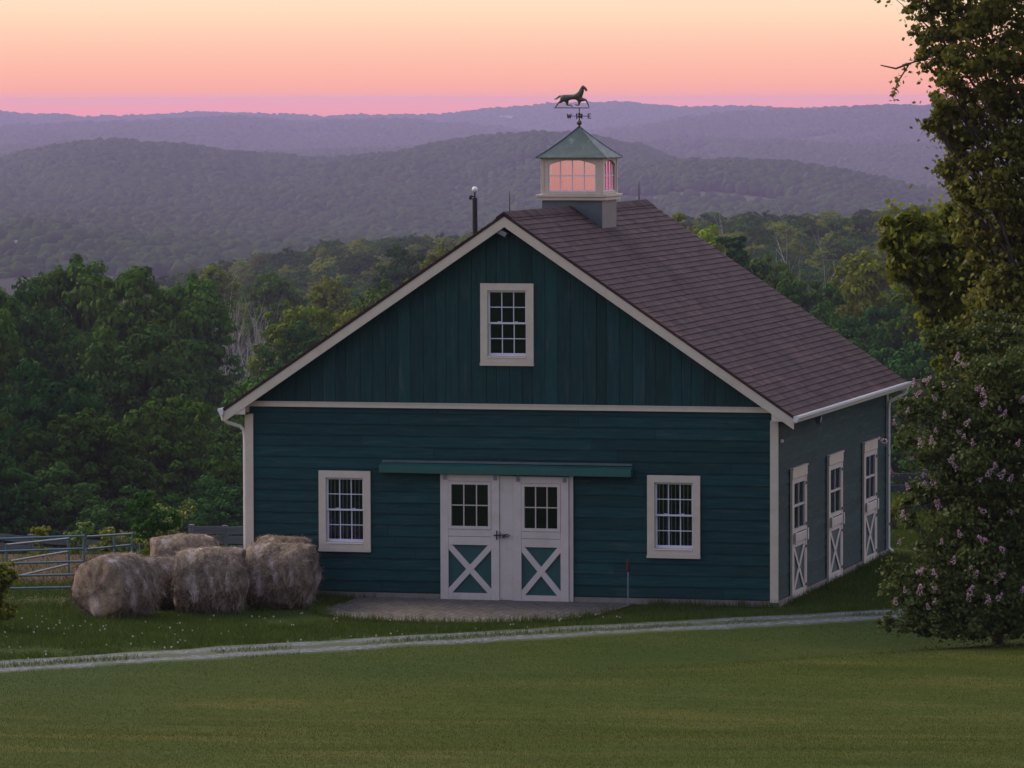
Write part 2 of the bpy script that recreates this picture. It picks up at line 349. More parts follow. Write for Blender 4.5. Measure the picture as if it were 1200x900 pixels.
def ground_mat():
    m = bpy.data.materials.new('lawn and woodland floor'); m.use_nodes = True; t = m.node_tree; b = t.nodes['Principled BSDF']
    b.inputs['Roughness'].default_value = 1; b.inputs['Specular IOR Level'].default_value = .06
    g = N(t, 'ShaderNodeNewGeometry')
    mp = N(t, 'ShaderNodeMapping'); mp.inputs['Rotation'].default_value = (0, 0, -YAW); mp.inputs['Scale'].default_value = (.35, 1.3, 1)
    t.links.new(g.outputs['Position'], mp.inputs[0])
    n1 = N(t, 'ShaderNodeTexNoise'); n1.inputs['Scale'].default_value = .5; n1.inputs['Detail'].default_value = 7; n1.inputs['Roughness'].default_value = .7
    t.links.new(mp.outputs[0], n1.inputs[0])
    r1 = N(t, 'ShaderNodeValToRGB'); t.links.new(n1.outputs['Fac'], r1.inputs[0])
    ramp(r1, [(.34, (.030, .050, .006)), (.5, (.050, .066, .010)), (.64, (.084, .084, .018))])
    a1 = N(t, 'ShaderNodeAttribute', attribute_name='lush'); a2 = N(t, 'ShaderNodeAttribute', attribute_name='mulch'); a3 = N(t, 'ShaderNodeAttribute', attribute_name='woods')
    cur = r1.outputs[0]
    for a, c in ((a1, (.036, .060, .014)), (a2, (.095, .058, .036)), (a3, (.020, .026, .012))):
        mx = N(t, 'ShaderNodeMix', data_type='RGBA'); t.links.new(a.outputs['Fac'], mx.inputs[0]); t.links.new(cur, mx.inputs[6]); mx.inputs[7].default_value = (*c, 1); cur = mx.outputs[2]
    n2 = N(t, 'ShaderNodeTexNoise'); n2.inputs['Scale'].default_value = 9; n2.inputs['Detail'].default_value = 6; t.links.new(g.outputs['Position'], n2.inputs[0])
    hs = N(t, 'ShaderNodeHueSaturation'); mr = N(t, 'ShaderNodeMapRange'); mr.inputs[3].default_value = .6; mr.inputs[4].default_value = 1.4; t.links.new(n2.outputs['Fac'], mr.inputs[0])
    t.links.new(mr.outputs[0], hs.inputs['Value']); t.links.new(cur, hs.inputs['Color']); t.links.new(hs.outputs[0], b.inputs['Base Color'])
    bp = N(t, 'ShaderNodeBump'); bp.inputs['Strength'].default_value = .6; bp.inputs['Distance'].default_value = .05; t.links.new(n2.outputs['Fac'], bp.inputs['Height']); t.links.new(bp.outputs[0], b.inputs['Normal'])
    return m
q_, l_ = qlat(X, Y)
def darker_green_f(x, y):  # darker green from the swale toward the barn, broken by noise
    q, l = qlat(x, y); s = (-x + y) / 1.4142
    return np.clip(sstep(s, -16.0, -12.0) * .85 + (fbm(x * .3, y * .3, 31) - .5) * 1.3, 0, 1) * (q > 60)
def mulch_f(x, y):
    return sstep(x, -16, -14) * (1 - sstep(x, -1.2, -.6)) * sstep(y, .2, 2.2) * (1 - sstep(y, 12, 16)) * sstep(fbm(x * .6, y * .6, 77), .3, .55)
M_ground = ground_mat()
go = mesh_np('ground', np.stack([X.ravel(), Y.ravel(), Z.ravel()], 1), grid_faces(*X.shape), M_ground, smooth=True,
             extra={'lush': darker_green_f(X, Y).ravel(), 'mulch': mulch_f(X, Y).ravel(), 'woods': sstep(q_, 122, 135).ravel()})
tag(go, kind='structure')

# ---- distant hills, one sheet in polar rows out to the skyline
prof = {  # distance, width toward the viewer, width beyond, skyline as (bearing, drop) pairs
 12600: (1900, 900, [(-300, 137), (0, 136), (100, 142), (160, 140), (230, 137), (330, 140), (380, 143), (450, 140), (520, 139), (590, 131), (650, 127), (740, 126), (800, 131), (880, 129), (950, 133), (1050, 131), (1200, 132), (1500, 129)]),
 10000: (1500, 800, [(-300, 150), (0, 151), (100, 147), (200, 145), (280, 143), (340, 149), (400, 148), (470, 145), (540, 150), (620, 158), (680, 158), (740, 152), (800, 142), (880, 137), (960, 135), (1050, 133), (1130, 136), (1200, 138), (1500, 140)]),
 7700: (900, 700, [(-300, 190), (0, 176), (80, 172), (160, 180), (300, 182), (560, 178), (700, 176), (800, 172), (900, 170), (1000, 176), (1100, 172), (1200, 176), (1500, 170)]),
 5300: (1100, 700, [(-300, 195), (0, 187), (60, 174), (130, 166), (200, 170), (280, 180), (360, 187), (450, 181), (530, 168), (600, 160), (640, 158), (700, 166), (760, 180), (820, 196), (900, 215), (1000, 232), (1100, 245), (1500, 240)]),
 4500: (600, 500, [(-300, 215), (0, 214), (150, 222), (350, 216), (560, 222), (640, 212), (700, 203), (760, 196), (820, 191), (900, 191), (960, 199), (1030, 212), (1080, 224), (1200, 232), (1500, 235)]),
 3700: (350, 300, [(-300, 246), (0, 252), (100, 248), (200, 250), (330, 262), (480, 256), (600, 262), (760, 250), (900, 236), (1000, 240), (1100, 250), (1500, 240)]),
 2900: (260, 250, [(-300, 262), (0, 266), (60, 262), (120, 274), (200, 279), (300, 286), (420, 282), (600, 290), (800, 272), (1000, 268), (1200, 275), (1500, 270)]),
}
_vd = np.array([2000, 2600, 3000, 3800, 4600, 6200, 8000, 11000, 14000, 18500]); _vz = np.array([-74, -82, -86, -90, -94, -104, -116, -128, -136, -155])
def hills_z(px, d):
    x = C[0] + d * (FH[0] + RT[0] * (px - 600) / 6000); y = C[1] + d * (FH[1] + RT[1] * (px - 600) / 6000)
    base = np.interp(d, _vd, _vz); z = base.copy()
    for D_, (wf, wb, pr) in prof.items():
        pp = np.array(pr, float); D2 = D_ + (fbm(px / 90., px * 0 + .3, int(D_) % 97, 2) - .5) * wf * .7
        top = C[2] - (np.interp(px, pp[:, 0], pp[:, 1]) - 118 + (fbm(px / 26., px * 0, D_ % 89, 3) - .5) * 3) / 6000. * D_ + (-9 if D_ < 6000 else -4)
        t = (d - D2) / np.where(d < D2, wf, wb)
        z = np.maximum(z, base + (top - base) * np.exp(-np.abs(t) ** 2.2))
    z = z + (fbm(x / 420., y / 420., 3, 4) - .5) * 16 * sstep(d, 2400, 3600)
    return x, y, z
bear = np.linspace(-1500, 2700, 900); dist = np.concatenate([np.linspace(2350, 9000, 330)[:-1], np.linspace(9000, 13700, 150)])
BP, DD = np.meshgrid(bear, dist, indexing='ij'); HX, HY, HZ = hills_z(BP, DD)
def clear_f(x, y, d):
    n = fbm(x / 170. + 9, y / 170., 58, 2); return sstep(n, .68, .71) * (1 - sstep(d, 9500, 11500))
def hills_mat():
    m = bpy.data.materials.new('wooded hill ground'); m.use_nodes = True; t = m.node_tree; b = t.nodes['Principled BSDF']
    b.inputs['Roughness'].default_value = 1; b.inputs['Specular IOR Level'].default_value = 0
    g = N(t, 'ShaderNodeNewGeometry'); n1 = N(t, 'ShaderNodeTexNoise'); n1.inputs['Scale'].default_value = .012; n1.inputs['Detail'].default_value = 8
    n1.inputs['Roughness'].default_value = .75
    t.links.new(g.outputs['Position'], n1.inputs[0]); r = N(t, 'ShaderNodeValToRGB'); t.links.new(n1.outputs['Fac'], r.inputs[0])
    ramp(r, [(.35, (.016, .030, .016)), (.6, (.042, .052, .026))])
    a = N(t, 'ShaderNodeAttribute', attribute_name='clear'); mx = N(t, 'ShaderNodeMix', data_type='RGBA'); t.links.new(a.outputs['Fac'], mx.inputs[0])
    t.links.new(r.outputs[0], mx.inputs[6]); mx.inputs[7].default_value = (.085, .095, .05, 1); t.links.new(mx.outputs[2], b.inputs['Base Color'])
    return m
ho = mesh_np('hills', np.stack([HX.ravel(), HY.ravel(), HZ.ravel()], 1), grid_faces(*HX.shape), hills_mat(), smooth=True, extra={'clear': clear_f(HX, HY, DD).ravel()})
tag(ho, kind='structure')
# which rows of the hills can be seen from the yard (generous margin), so that canopy stands only there
run = np.maximum.accumulate((HZ - C[2]) / DD, axis=1)
vis = ((HZ + 22 - C[2]) / DD >= run)
def vis_at(px, d):
    i = np.clip(np.searchsorted(bear, px), 0, len(bear) - 1); j = np.clip(np.searchsorted(dist, d), 0, len(dist) - 1); return vis[i, j]

# haze: one closed box of even air round everything, its top just above the tallest tree
def haze():
    me = bpy.data.meshes.new('haze'); bm = bmesh.new()
    a0, a1 = -24, 24
    c0 = C + FH * -130; pts = []
    for (f_, r_) in ((-130, -2500), (-130, 2500), (14000, 5000), (14000, -5000)):
        p = C + FH * f_ + RT * r_; pts.append((p[0], p[1]))
    b0 = [bm.verts.new((x, y, -175)) for x, y in pts]; b1 = [bm.verts.new((x, y, 17.0)) for x, y in pts]
    bm.faces.new(b0[::-1]); bm.faces.new(b1)
    for i in range(4): bm.faces.new((b0[i], b0[(i + 1) % 4], b1[(i + 1) % 4], b1[i]))
    bmesh.ops.recalc_face_normals(bm, faces=bm.faces[:]); bm.to_mesh(me); bm.free()
    m = bpy.data.materials.new('evening haze'); m.use_nodes = True; t = m.node_tree; t.nodes.clear()
    v = N(t, 'ShaderNodeVolumePrincipled'); v.inputs['Color'].default_value = (.66, .58, 1.0, 1); v.inputs['Density'].default_value = HAZE; v.inputs['Anisotropy'].default_value = .22
    o = N(t, 'ShaderNodeOutputMaterial'); t.links.new(v.outputs[0], o.inputs['Volume']); me.materials.append(m)
    ob = bpy.data.objects.new('haze', me); COL.objects.link(ob); tag(ob, kind='stuff')
HAZE = 6.4e-5
haze()

# ---- the drive and the brick apron
def strip(name, pts, w, matl, dz):
    V = []; u = []; a_ = []; n = 13
    P = np.array(pts, float)
    t = np.concatenate([[0], np.cumsum(np.hypot(*np.diff(P, axis=0).T))]); tt = np.arange(0, t[-1], .35)
    cx = np.interp(tt, t, P[:, 0]); cy = np.interp(tt, t, P[:, 1])
    k = np.ones(9) / 9; cx[4:-4] = np.convolve(cx, k, 'valid'); cy[4:-4] = np.convolve(cy, k, 'valid')
    dx = np.gradient(cx); dy = np.gradient(cy); L = np.hypot(dx, dy); nx, ny = -dy / L, dx / L
    for i in range(len(tt)):
        for j in range(n):
            s = (j / (n - 1) - .5) * 2; ww = w / 2 * (1 + .5 * (fbm(tt[i] * 1.1, 3.1 * (s > 0), 8) - .5))
            x = cx[i] + nx[i] * s * ww; y = cy[i] + ny[i] * s * ww
            V.append((x, y, float(ground(x, y)) + (dz if abs(s) < .95 else -.04))); a_.append(s)
    return mesh_np(name, np.array(V), grid_faces(len(tt), n)[:, ::-1], matl, smooth=True, extra={'across': a_})
def road_mat():
    m = bpy.data.materials.new('gravel drive'); m.use_nodes = True; t = m.node_tree; b = t.nodes['Principled BSDF']; b.inputs['Roughness'].default_value = .9
    g = N(t, 'ShaderNodeNewGeometry'); n1 = N(t, 'ShaderNodeTexNoise'); n1.inputs['Scale'].default_value = 9; n1.inputs['Detail'].default_value = 8; n1.inputs['Roughness'].default_value = .8; t.links.new(g.outputs['Position'], n1.inputs[0])
    r = N(t, 'ShaderNodeValToRGB'); t.links.new(n1.outputs['Fac'], r.inputs[0]); ramp(r, [(.35, (.028, .032, .034)), (.50, (.085, .095, .10)), (.62, (.26, .27, .28))])
    a = N(t, 'ShaderNodeAttribute', attribute_name='across'); ab = N(t, 'ShaderNodeMath', operation='ABSOLUTE'); t.links.new(a.outputs['Fac'], ab.inputs[0])
    n2 = N(t, 'ShaderNodeTexNoise'); n2.inputs['Scale'].default_value = 1.6; n2.inputs['Detail'].default_value = 6; t.links.new(g.outputs['Position'], n2.inputs[0])
    sm = N(t, 'ShaderNodeMath', operation='MULTIPLY_ADD'); t.links.new(n2.outputs['Fac'], sm.inputs[0]); sm.inputs[1].default_value = -.95; t.links.new(ab.outputs[0], sm.inputs[2])
    w1 = N(t, 'ShaderNodeMapRange'); w1.inputs[1].default_value = -.14; w1.inputs[2].default_value = -.30; t.links.new(sm.outputs[0], w1.inputs[0])
    sm2 = N(t, 'ShaderNodeMath', operation='MULTIPLY_ADD'); t.links.new(n2.outputs['Fac'], sm2.inputs[0]); sm2.inputs[1].default_value = 1.1; t.links.new(ab.outputs[0], sm2.inputs[2])
    w2 = N(t, 'ShaderNodeMapRange'); w2.inputs[1].default_value = 1.16; w2.inputs[2].default_value = 1.36; t.links.new(sm2.outputs[0], w2.inputs[0])
    mx0 = N(t, 'ShaderNodeMath', operation='MAXIMUM'); t.links.new(w1.outputs[0], mx0.inputs[0]); t.links.new(w2.outputs[0], mx0.inputs[1])
    mx = N(t, 'ShaderNodeMix', data_type='RGBA'); t.links.new(mx0.outputs[0], mx.inputs[0]); t.links.new(r.outputs[0], mx.inputs[6]); mx.inputs[7].default_value = (.045, .07, .022, 1)
    t.links.new(mx.outputs[2], b.inputs['Base Color'])
    bp = N(t, 'ShaderNodeBump'); bp.inputs['Strength'].default_value = .7; bp.inputs['Distance'].default_value = .03; t.links.new(n1.outputs['Fac'], bp.inputs['Height']); t.links.new(bp.outputs[0], b.inputs['Normal'])
    return m
ROAD = [(-14, -27), (-7, -19.3), (0, -12.15), (3.2, -8.85), (6.7, -5.6), (10.4, -2.4), (12.3, -.7), (15, 1.2), (22, 3.5), (34, 5)]
tag(strip('gravel_road', ROAD, 1.8, road_mat(), .015), kind='structure')
def brick_mat():
    m = bpy.data.materials.new('brick pavers'); m.use_nodes = True; t = m.node_tree; b = t.nodes['Principled BSDF']; b.inputs['Roughness'].default_value = .85
    g = N(t, 'ShaderNodeNewGeometry'); bt = N(t, 'ShaderNodeTexBrick'); bt.inputs['Scale'].default_value = 1.0
    bt.inputs['Brick Width'].default_value = .21; bt.inputs['Row Height'].default_value = .105; bt.inputs['Mortar Size'].default_value = .016
    bt.inputs['Color1'].default_value = (.095, .074, .068, 1); bt.inputs['Color2'].default_value = (.20, .16, .145, 1); bt.inputs['Mortar'].default_value = (.04, .045, .03, 1)
    mp = N(t, 'ShaderNodeMapping'); mp.inputs['Rotation'].default_value = (0, 0, .785); t.links.new(g.outputs['Position'], mp.inputs[0]); t.links.new(mp.outputs[0], bt.inputs[0])
    n2 = N(t, 'ShaderNodeTexNoise'); n2.inputs['Scale'].default_value = 2; n2.inputs['Detail'].default_value = 6; t.links.new(g.outputs['Position'], n2.inputs[0])
    mr = N(t, 'ShaderNodeMapRange'); mr.inputs[1].default_value = .5; mr.inputs[2].default_value = .8; t.links.new(n2.outputs['Fac'], mr.inputs[0])
    mx = N(t, 'ShaderNodeMix', data_type='RGBA'); t.links.new(mr.outputs[0], mx.inputs[0]); t.links.new(bt.outputs['Color'], mx.inputs[6]); mx.inputs[7].default_value = (.10, .085, .06, 1)
    t.links.new(mx.outputs[2], b.inputs['Base Color'])
    bp = N(t, 'ShaderNodeBump'); bp.inputs['Strength'].default_value = .6; bp.inputs['Distance'].default_value = .01; t.links.new(bt.outputs['Fac'], bp.inputs['Height']); bp.invert = True; t.links.new(bp.outputs[0], b.inputs['Normal'])
    return m
AP = [(2.15, -.06), (2.2, -1.0), (2.0, -2.3), (2.5, -3.2), (3.2, -3.95), (4.4, -4.15), (5.6, -4.0), (6.3, -3.65), (6.9, -3.1), (7.2, -2.2), (7.35, -1.0), (7.4, -.06)]
V = [(4.8, -1.5, GZ + .03)]; nA = []
for i in range(len(AP)):
    p, q = AP[i], AP[(i + 1) % len(AP)]
    for k in range(6):
        t = k / 6; j = (random.random() - .5) * .12 if 0 < i < len(AP) - 2 else 0
        V.append((p[0] + (q[0] - p[0]) * t + j, min(-.06, p[1] + (q[1] - p[1]) * t + j), GZ + .026))
ao = mesh_np('brick_apron', np.array(V), np.array([(0, i, i % (len(V) - 1) + 1) for i in range(1, len(V))]), brick_mat()); tag(ao, kind='structure')

# ------------------------------------------------------------------ the barn
W, D = 10.0, 11.0
ZR, SLP, EO, OH = 6.943, .675, .347, .293
def roofz(x): return ZR - SLP * abs(x - 5.0)
barn = empty('barn', (0, 0, 0))
tag(barn, 'teal green horse barn with cream trim, brown shingle roof and windowed cupola', 'barn')
class FR:
    def __init__(s, o, u, n): s.o = Vector(o); s.u = Vector(u); s.n = Vector(n); s.z = Vector((0, 0, 1))
    def p(s, u, v, w): return s.o + s.u * u + s.z * v + s.n * w
    def box(s, mb, u0, u1, v0, v1, w0, w1, tint=.5, w1t=None):
        wt = w1 if w1t is None else w1t
        mb.hexa([s.p(u0, v0, w1), s.p(u1, v0, w1), s.p(u1, v0, w0), s.p(u0, v0, w0), s.p(u0, v1, wt), s.p(u1, v1, wt), s.p(u1, v1, w0), s.p(u0, v1, w0)], tint)
    def bar(s, mb, a, b, w, wd, w0, tint=.5):   # flat bar in the wall plane between (u,v) points
        pa = s.p(a[0], a[1], w0 + wd / 2); pb = s.p(b[0], b[1], w0 + wd / 2); mb.bar(pa, pb, w, wd, up=s.n, tint=tint)
FRO = FR((0, 0, 0), (1, 0, 0), (0, -1, 0)); RIG = FR((W, 0, 0), (0, 1, 0), (1, 0, 0)); BAK = FR((W, D, 0), (-1, 0, 0), (0, 1, 0)); LEF = FR((0, D, 0), (0, -1, 0), (-1, 0, 0))
def minus(rects, hole):
    out = []
    a, b, c, d = hole
    for (u0, u1, v0, v1) in rects:
        if u1 <= a or u0 >= b or v1 <= c or v0 >= d: out.append((u0, u1, v0, v1)); continue
        if v0 < c: out.append((u0, u1, v0, c))
        if v1 > d: out.append((u0, u1, d, v1))
        m0, m1 = max(v0, c), min(v1, d)
        if u0 < a: out.append((u0, a, m0, m1))
        if u1 > b: out.append((b, u1, m0, m1))
    return out
def wall(fr, L, top, holes, seed):
    rnd = random.Random(seed); mb = MB(); h = .205; v = 0.0
    sh = [(0, L, -.02, top)]
    for ho_ in holes: sh = minus(sh, ho_)
    for r in sh: fr.box(mb, *r, -.14, -.035, .5)
    while v < top - .01:
        v1 = min(v + h, top); u = .002
        while u < L:
            ln = rnd.uniform(2.2, 4.9); u1 = min(L - .002, u + ln)
            if L - u1 < .6: u1 = L - .002
            tn = min(1, max(0, rnd.gauss(.5, .24)))
            rs = [(u, u1 - .004, v, v1)]
            for ho_ in holes: rs = minus(rs, ho_)
            for (a, b, c, d) in rs:
                f = lambda z: -.002 - .018 * (z - v) / h
                fr.box(mb, a, b, c, d, -.034, f(c), tn, w1t=f(d))
            u = u1 + .002 if u1 < L - .01 else L + 1
        v += h
    return mb.build('wall', M_side_h, barn)
winL, winR, winG = (1.40, 2.39, .72, 2.21), (7.59, 8.57, .72, 2.22), (4.48, 5.48, 4.17, 5.67)
def hole(w): return (w[0] + .13, w[1] - .13, w[2] + .14, w[3] - .12)
DO = (3.80, 6.14, -.12, 2.10)
dutch = [(1.08, 2.46), (4.60, 6.02), (8.27, 9.67)]
tag(wall(FRO, W, 3.42, [hole(winL), hole(winR), DO], 1), 'front wall of horizontal teal boards')
tag(wall(RIG, D, 3.30, [(a + .16, b - .16, 1.12, 2.05) for a, b in dutch], 2), 'side wall of horizontal teal boards')
wall(BAK, W, 3.42, [], 3); wall(LEF, D, 3.30, [], 4)
def gable(fr, hole_, seed):
    rnd = random.Random(seed); mb = MB(); u = .02
    while u < W - .03:
        u1 = min(u + rnd.choice([.19, .24, .24, .28]), W - .02); tn = min(1, max(0, rnd.gauss(.5, .27))); g = .007
        cuts = sorted({u, u1 - g} | {c for c in ((hole_[0], hole_[1], 5.0) if hole_ else (5.0,)) if u < c < u1 - g})
        off = rnd.uniform(-.004, .004)
        for a, b in zip(cuts[:-1], cuts[1:]):
            z0 = 3.40; za = roofz(a) - .06; zb = roofz(b) - .06; w0, w1 = -.04, .002 + off
            if za <= z0 + .02 and zb <= z0 + .02: continue
            za = max(za, z0 + .01); zb = max(zb, z0 + .01)
            def col(zl, ta, tb):
                mb.hexa([fr.p(a, zl, w1), fr.p(b, zl, w1), fr.p(b, zl, w0), fr.p(a, zl, w0), fr.p(a, ta, w1), fr.p(b, tb, w1), fr.p(b, tb, w0), fr.p(a, ta, w0)], tn)
            if hole_ and a >= hole_[0] - 1e-6 and b <= hole_[1] + 1e-6:
                col(z0, hole_[2], hole_[2]); col(hole_[3], za, zb)
            else: col(z0, za, zb)
        u = u1
    # dark sheathing behind the joints
    for a, b in ((0.3, hole_[0] if hole_ else 5.0), (hole_[0] if hole_ else 5., 5.0), (5.0, hole_[1] if hole_ else 5.0), (hole_[1] if hole_ else 5.0, 9.7)):
        if b - a < .01: continue
        spans = [(3.38, None)] if not (hole_ and a >= hole_[0] - 1e-6 and b <= hole_[1] + 1e-6) else [(3.38, hole_[2]), (hole_[3], None)]
        for z0, zt in spans:
            ta = zt or roofz(a) - .08; tb = zt or roofz(b) - .08
            mb.hexa([fr.p(a, z0, -.045), fr.p(b, z0, -.045), fr.p(b, z0, -.1), fr.p(a, z0, -.1), fr.p(a, ta, -.045), fr.p(b, tb, -.045), fr.p(b, tb, -.1), fr.p(a, ta, -.1)], .1)
    return mb.build('gable_wall', M_side_v, barn)
gable(FRO, hole(winG), 5); gable(BAK, None, 6)
# footing
mb = MB()
for fr, L in ((FRO, W), (RIG, D), (BAK, W), (LEF, D)):
    holes_ = [DO] if fr is FRO else []
    for r in ([(0.02, L - .02, -.6, -.022)] if fr is not FRO else [(0.02, 3.72, -.6, -.022), (6.2, L - .02, -.6, -.022), (3.72, 6.2, -.6, -.11)]): fr.box(mb, *r, -.30, .012 if fr is not FRO else .012)
mb.build('foundation', M_found, barn)
mb = MB(); mb.box(.3, 9.7, .3, 10.7, -.3, -.12); mb.build('floor', M_found, barn)
# shingled roof: lapped courses of tabs on a deck
def roof_side(sg):
    mb = MB(); L = math.hypot(5 + EO, SLP * (5 + EO)); ux = (5 + EO) / L; uz = SLP * ux
    nrm = Vector((sg * uz, 0, ux))     # outward normal
    def P(s, y, t): # s up from the eave
        return Vector((5 + sg * (5 + EO - s * ux), y, ZR - SLP * (5 + EO) + s * uz)) + nrm * t
    def slab(s0, s1, y0, y1, t0a, t1a, t1b, tn):
        p = [P(s0, y0, t0a), P(s0, y1, t0a), P(s1, y1, t0a), P(s1, y0, t0a), P(s0, y0, t1a), P(s0, y1, t1a), P(s1, y1, t1b), P(s1, y0, t1b)]
        if sg < 0: p = [p[1], p[0], p[3], p[2], p[5], p[4], p[7], p[6]]
        mb.hexa(p, tn)
    slab(0, L, -OH, D + OH, -.045, -.012, -.012, .3)
    e = .148; s = 0; k = 0; rnd = random.Random(20 + sg)
    while s < L - .02:
        s1 = min(L, s + e); y = -OH - .01 - rnd.random() * .25
        while y < D + OH:
            w = rnd.choice([.22, .30, .30, .36]); y0 = max(y, -OH - .012); y1 = min(y + w - .006, D + OH + .012)
            if y1 > y0 + .02: slab(s, s1 + (.01 if s1 < L else 0), y0, y1, -.011, .012 + rnd.random() * .005, .001, min(1, max(0, rnd.gauss(.5, .22))))
            y += w
        s += e; k += 1
    return mb
mb = MB()
for sg in (1, -1):
    m2 = roof_side(sg); mb.add(m2.v, m2.f); mb.t = mb.t[:len(mb.t) - len(m2.f)] + m2.t
roof = mb.build('roof', M_shingle, barn)
rnd = random.Random(3)      # ridge caps before and behind the cupola
for ya, yb in ((-OH - .02, 4.75), (6.25, D + OH)):
  mb = MB(); y = ya
  while y < yb:
      if True:
          y1 = min(y + .26, D + OH + .02); tn = rnd.random()
          for sg in (1, -1):
              a = Vector((5, 0, ZR + .028)); b = Vector((5 + sg * .15, 0, ZR - .15 * SLP + .024)); lift = .012
              p = [Vector((a.x, y, a.z - .02)), Vector((b.x, y, b.z - .012)), Vector((b.x, y1, b.z - .012)), Vector((a.x, y1, a.z - .02)), Vector((a.x, y, a.z + lift)), Vector((b.x, y, b.z + lift)), Vector((b.x, y1, b.z)), Vector((a.x, y1, a.z))]
              if sg < 0: p = [p[1], p[0], p[3], p[2], p[5], p[4], p[7], p[6]]
              mb.hexa(p, tn)
      y += .235
  mb.build('ridge_cap', M_shingle, roof)
for yy, h_ in ((.12, .40), (10.6, .42)):
    mb = MB(); mb.tube([(5, yy, ZR), (5, yy, ZR + h_)], [.011, .006], 6); mb.build('lightning_rod', M_iron, roof)
# rake boards, returns, soffits
def rake(fr, name='rake_board'):
    for sg in (-1, 1):
        mb = MB()
        def X_(u): return 5 + sg * (5 + EO - u)
        def q(x, ztop, zbot, w0, w1, x2, ztop2, zbot2):
            pts = [fr.p(x, zbot, w1), fr.p(x2, zbot2, w1), fr.p(x2, zbot2, w0), fr.p(x, zbot, w0), fr.p(x, ztop, w1), fr.p(x2, ztop2, w1), fr.p(x2, ztop2, w0), fr.p(x, ztop, w0)]
            if (x2 - x) < 0: pts = [pts[1], pts[0], pts[3], pts[2], pts[5], pts[4], pts[7], pts[6]]
            mb.hexa(pts)
        xe = 5 + sg * (5 + EO - .01); f = lambda x, d_: roofz(x) - d_
        q(5, f(5, .05), f(5, .245), OH - .045, OH - .012, xe, f(xe, .05), max(f(xe, .245), 3.0))
        # boxed return at the eave
        xi = 5 + sg * 4.93
        q(xi, f(xi, .24), 3.235, OH - .05, OH - .020, xe, f(xe, .06), 3.235)
        mb.build(name, M_trim, barn, bevel=.004)
        mb = MB()
        q(5, f(5, .10), f(5, .125), .003, OH - .048, xi, f(xi, .10), f(xi, .125))
        mb.build('soffit', M_soffit, barn)
        mb = MB()
        a, b = sorted((xi, xe)); 
        pts = [fr.p(a, 3.237, OH - .052), fr.p(b, 3.237, OH - .052), fr.p(b, 3.237, .0), fr.p(a, 3.237, .0), fr.p(a, 3.27, OH - .052), fr.p(b, 3.27, OH - .052), fr.p(b, 3.27, .0), fr.p(a, 3.27, .0)]
        mb.hexa(pts)
        # inner cheek of the return
        q(xi, f(xi, .10), 3.237, .003, OH - .052, xi + sg * .02, f(xi + sg * .02, .10), 3.237)
        mb.build('eave_return', M_trim, barn)
rake(FRO); rake(BAK)
# eave fascia + soffit along the sides, gutters and downspouts
for sg in (-1, 1):
    xe = 5 + sg * (5 + EO - .012); xw = 5 + sg * 5.0; a, b = sorted((xe, xe - sg * .03))
    mb = MB(); mb.box(a, b, -OH + .06, D + OH - .06, 3.20, 3.31); mb.build('fascia', M_trim, barn)
    a, b = sorted((xw + sg * .003, xe - sg * .032)); mb = MB(); mb.box(a, b, .0, D, 3.215, 3.232); mb.build('soffit', M_soffit, barn)
    mb = MB(); g = xe + sg * .005       # K-style gutter, swept profile
    pr = [(0, .07), (0, -.035), (.065, -.035), (.085, .01), (.105, .03), (.105, .075), (.095, .075), (.095, .035), (.075, .015), (.058, -.025), (.010, -.025), (.010, .07)]
    y0, y1 = -OH - .03, D + OH + .03
    vs = [(g + sg * u, y0, 3.265 + z) for u, z in pr] + [(g + sg * u, y1, 3.265 + z) for u, z in pr]; n = len(pr)
    fs = [(i, (i + 1) % n, n + (i + 1) % n, n + i) for i in range(n)]
    mb.add(vs, fs)
    for yy in (y0 + .001, y1 - .001):
        mb.add([(g + sg * u, yy, 3.265 + z) for u, z in ((0, .07), (0, -.035), (.065, -.035), (.085, .01), (.105, .03), (.105, .075))], [(0, 1, 2, 3, 4, 5)])
    mb.build('gutter', M_gut, barn)
def spout(pts, w=.055):
    mb = MB(); mb.tube(pts, w / 2 + .006, 8); return mb.build('downspout', M_gut, barn, smooth=False)
spout([(-.39, -.22, 3.24), (-.38, -.2, 3.14), (-.30, -.12, 3.07), (-.12, .02, 3.0), (-.055, .06, 2.92), (-.05, .08, 2.8), (-.05, .08, -.05), (-.14, .04, -.1)])
spout([(10.40, 11.1, 3.24), (10.36, 11.08, 3.12), (10.2, 11.0, 3.02), (10.06, 10.93, 2.95), (10.05, 10.92, 2.8), (10.05, 10.92, .02), (10.15, 10.9, -.08)])
# corner boards and belt
for fr, L in ((FRO, W), (BAK, W)):
    for a, b in ((-.004, .145), (L - .145, L + .004)):
        mb = MB(); fr.box(mb, a, b, -.05, 3.235, .001, .032); mb.build('corner_board', M_trim, barn, bevel=.003)
for fr, L in ((RIG, D), (LEF, D)):
    for a, b in ((.001, .10), (L - .10, L - .001)):
        if fr is RIG and a < 1: continue
        mb = MB(); fr.box(mb, a, b, -.05, 3.21, .001, .028); mb.build('corner_board', M_trim, barn, bevel=.003)
for fr in (FRO, BAK):
    mb = MB(); fr.box(mb, .075, W - .075, 3.375, 3.455, .004, .040); fr.box(mb, .075, W - .075, 3.457, 3.475, .004, .055); mb.build('belt_board', M_trim, barn, bevel=.003)
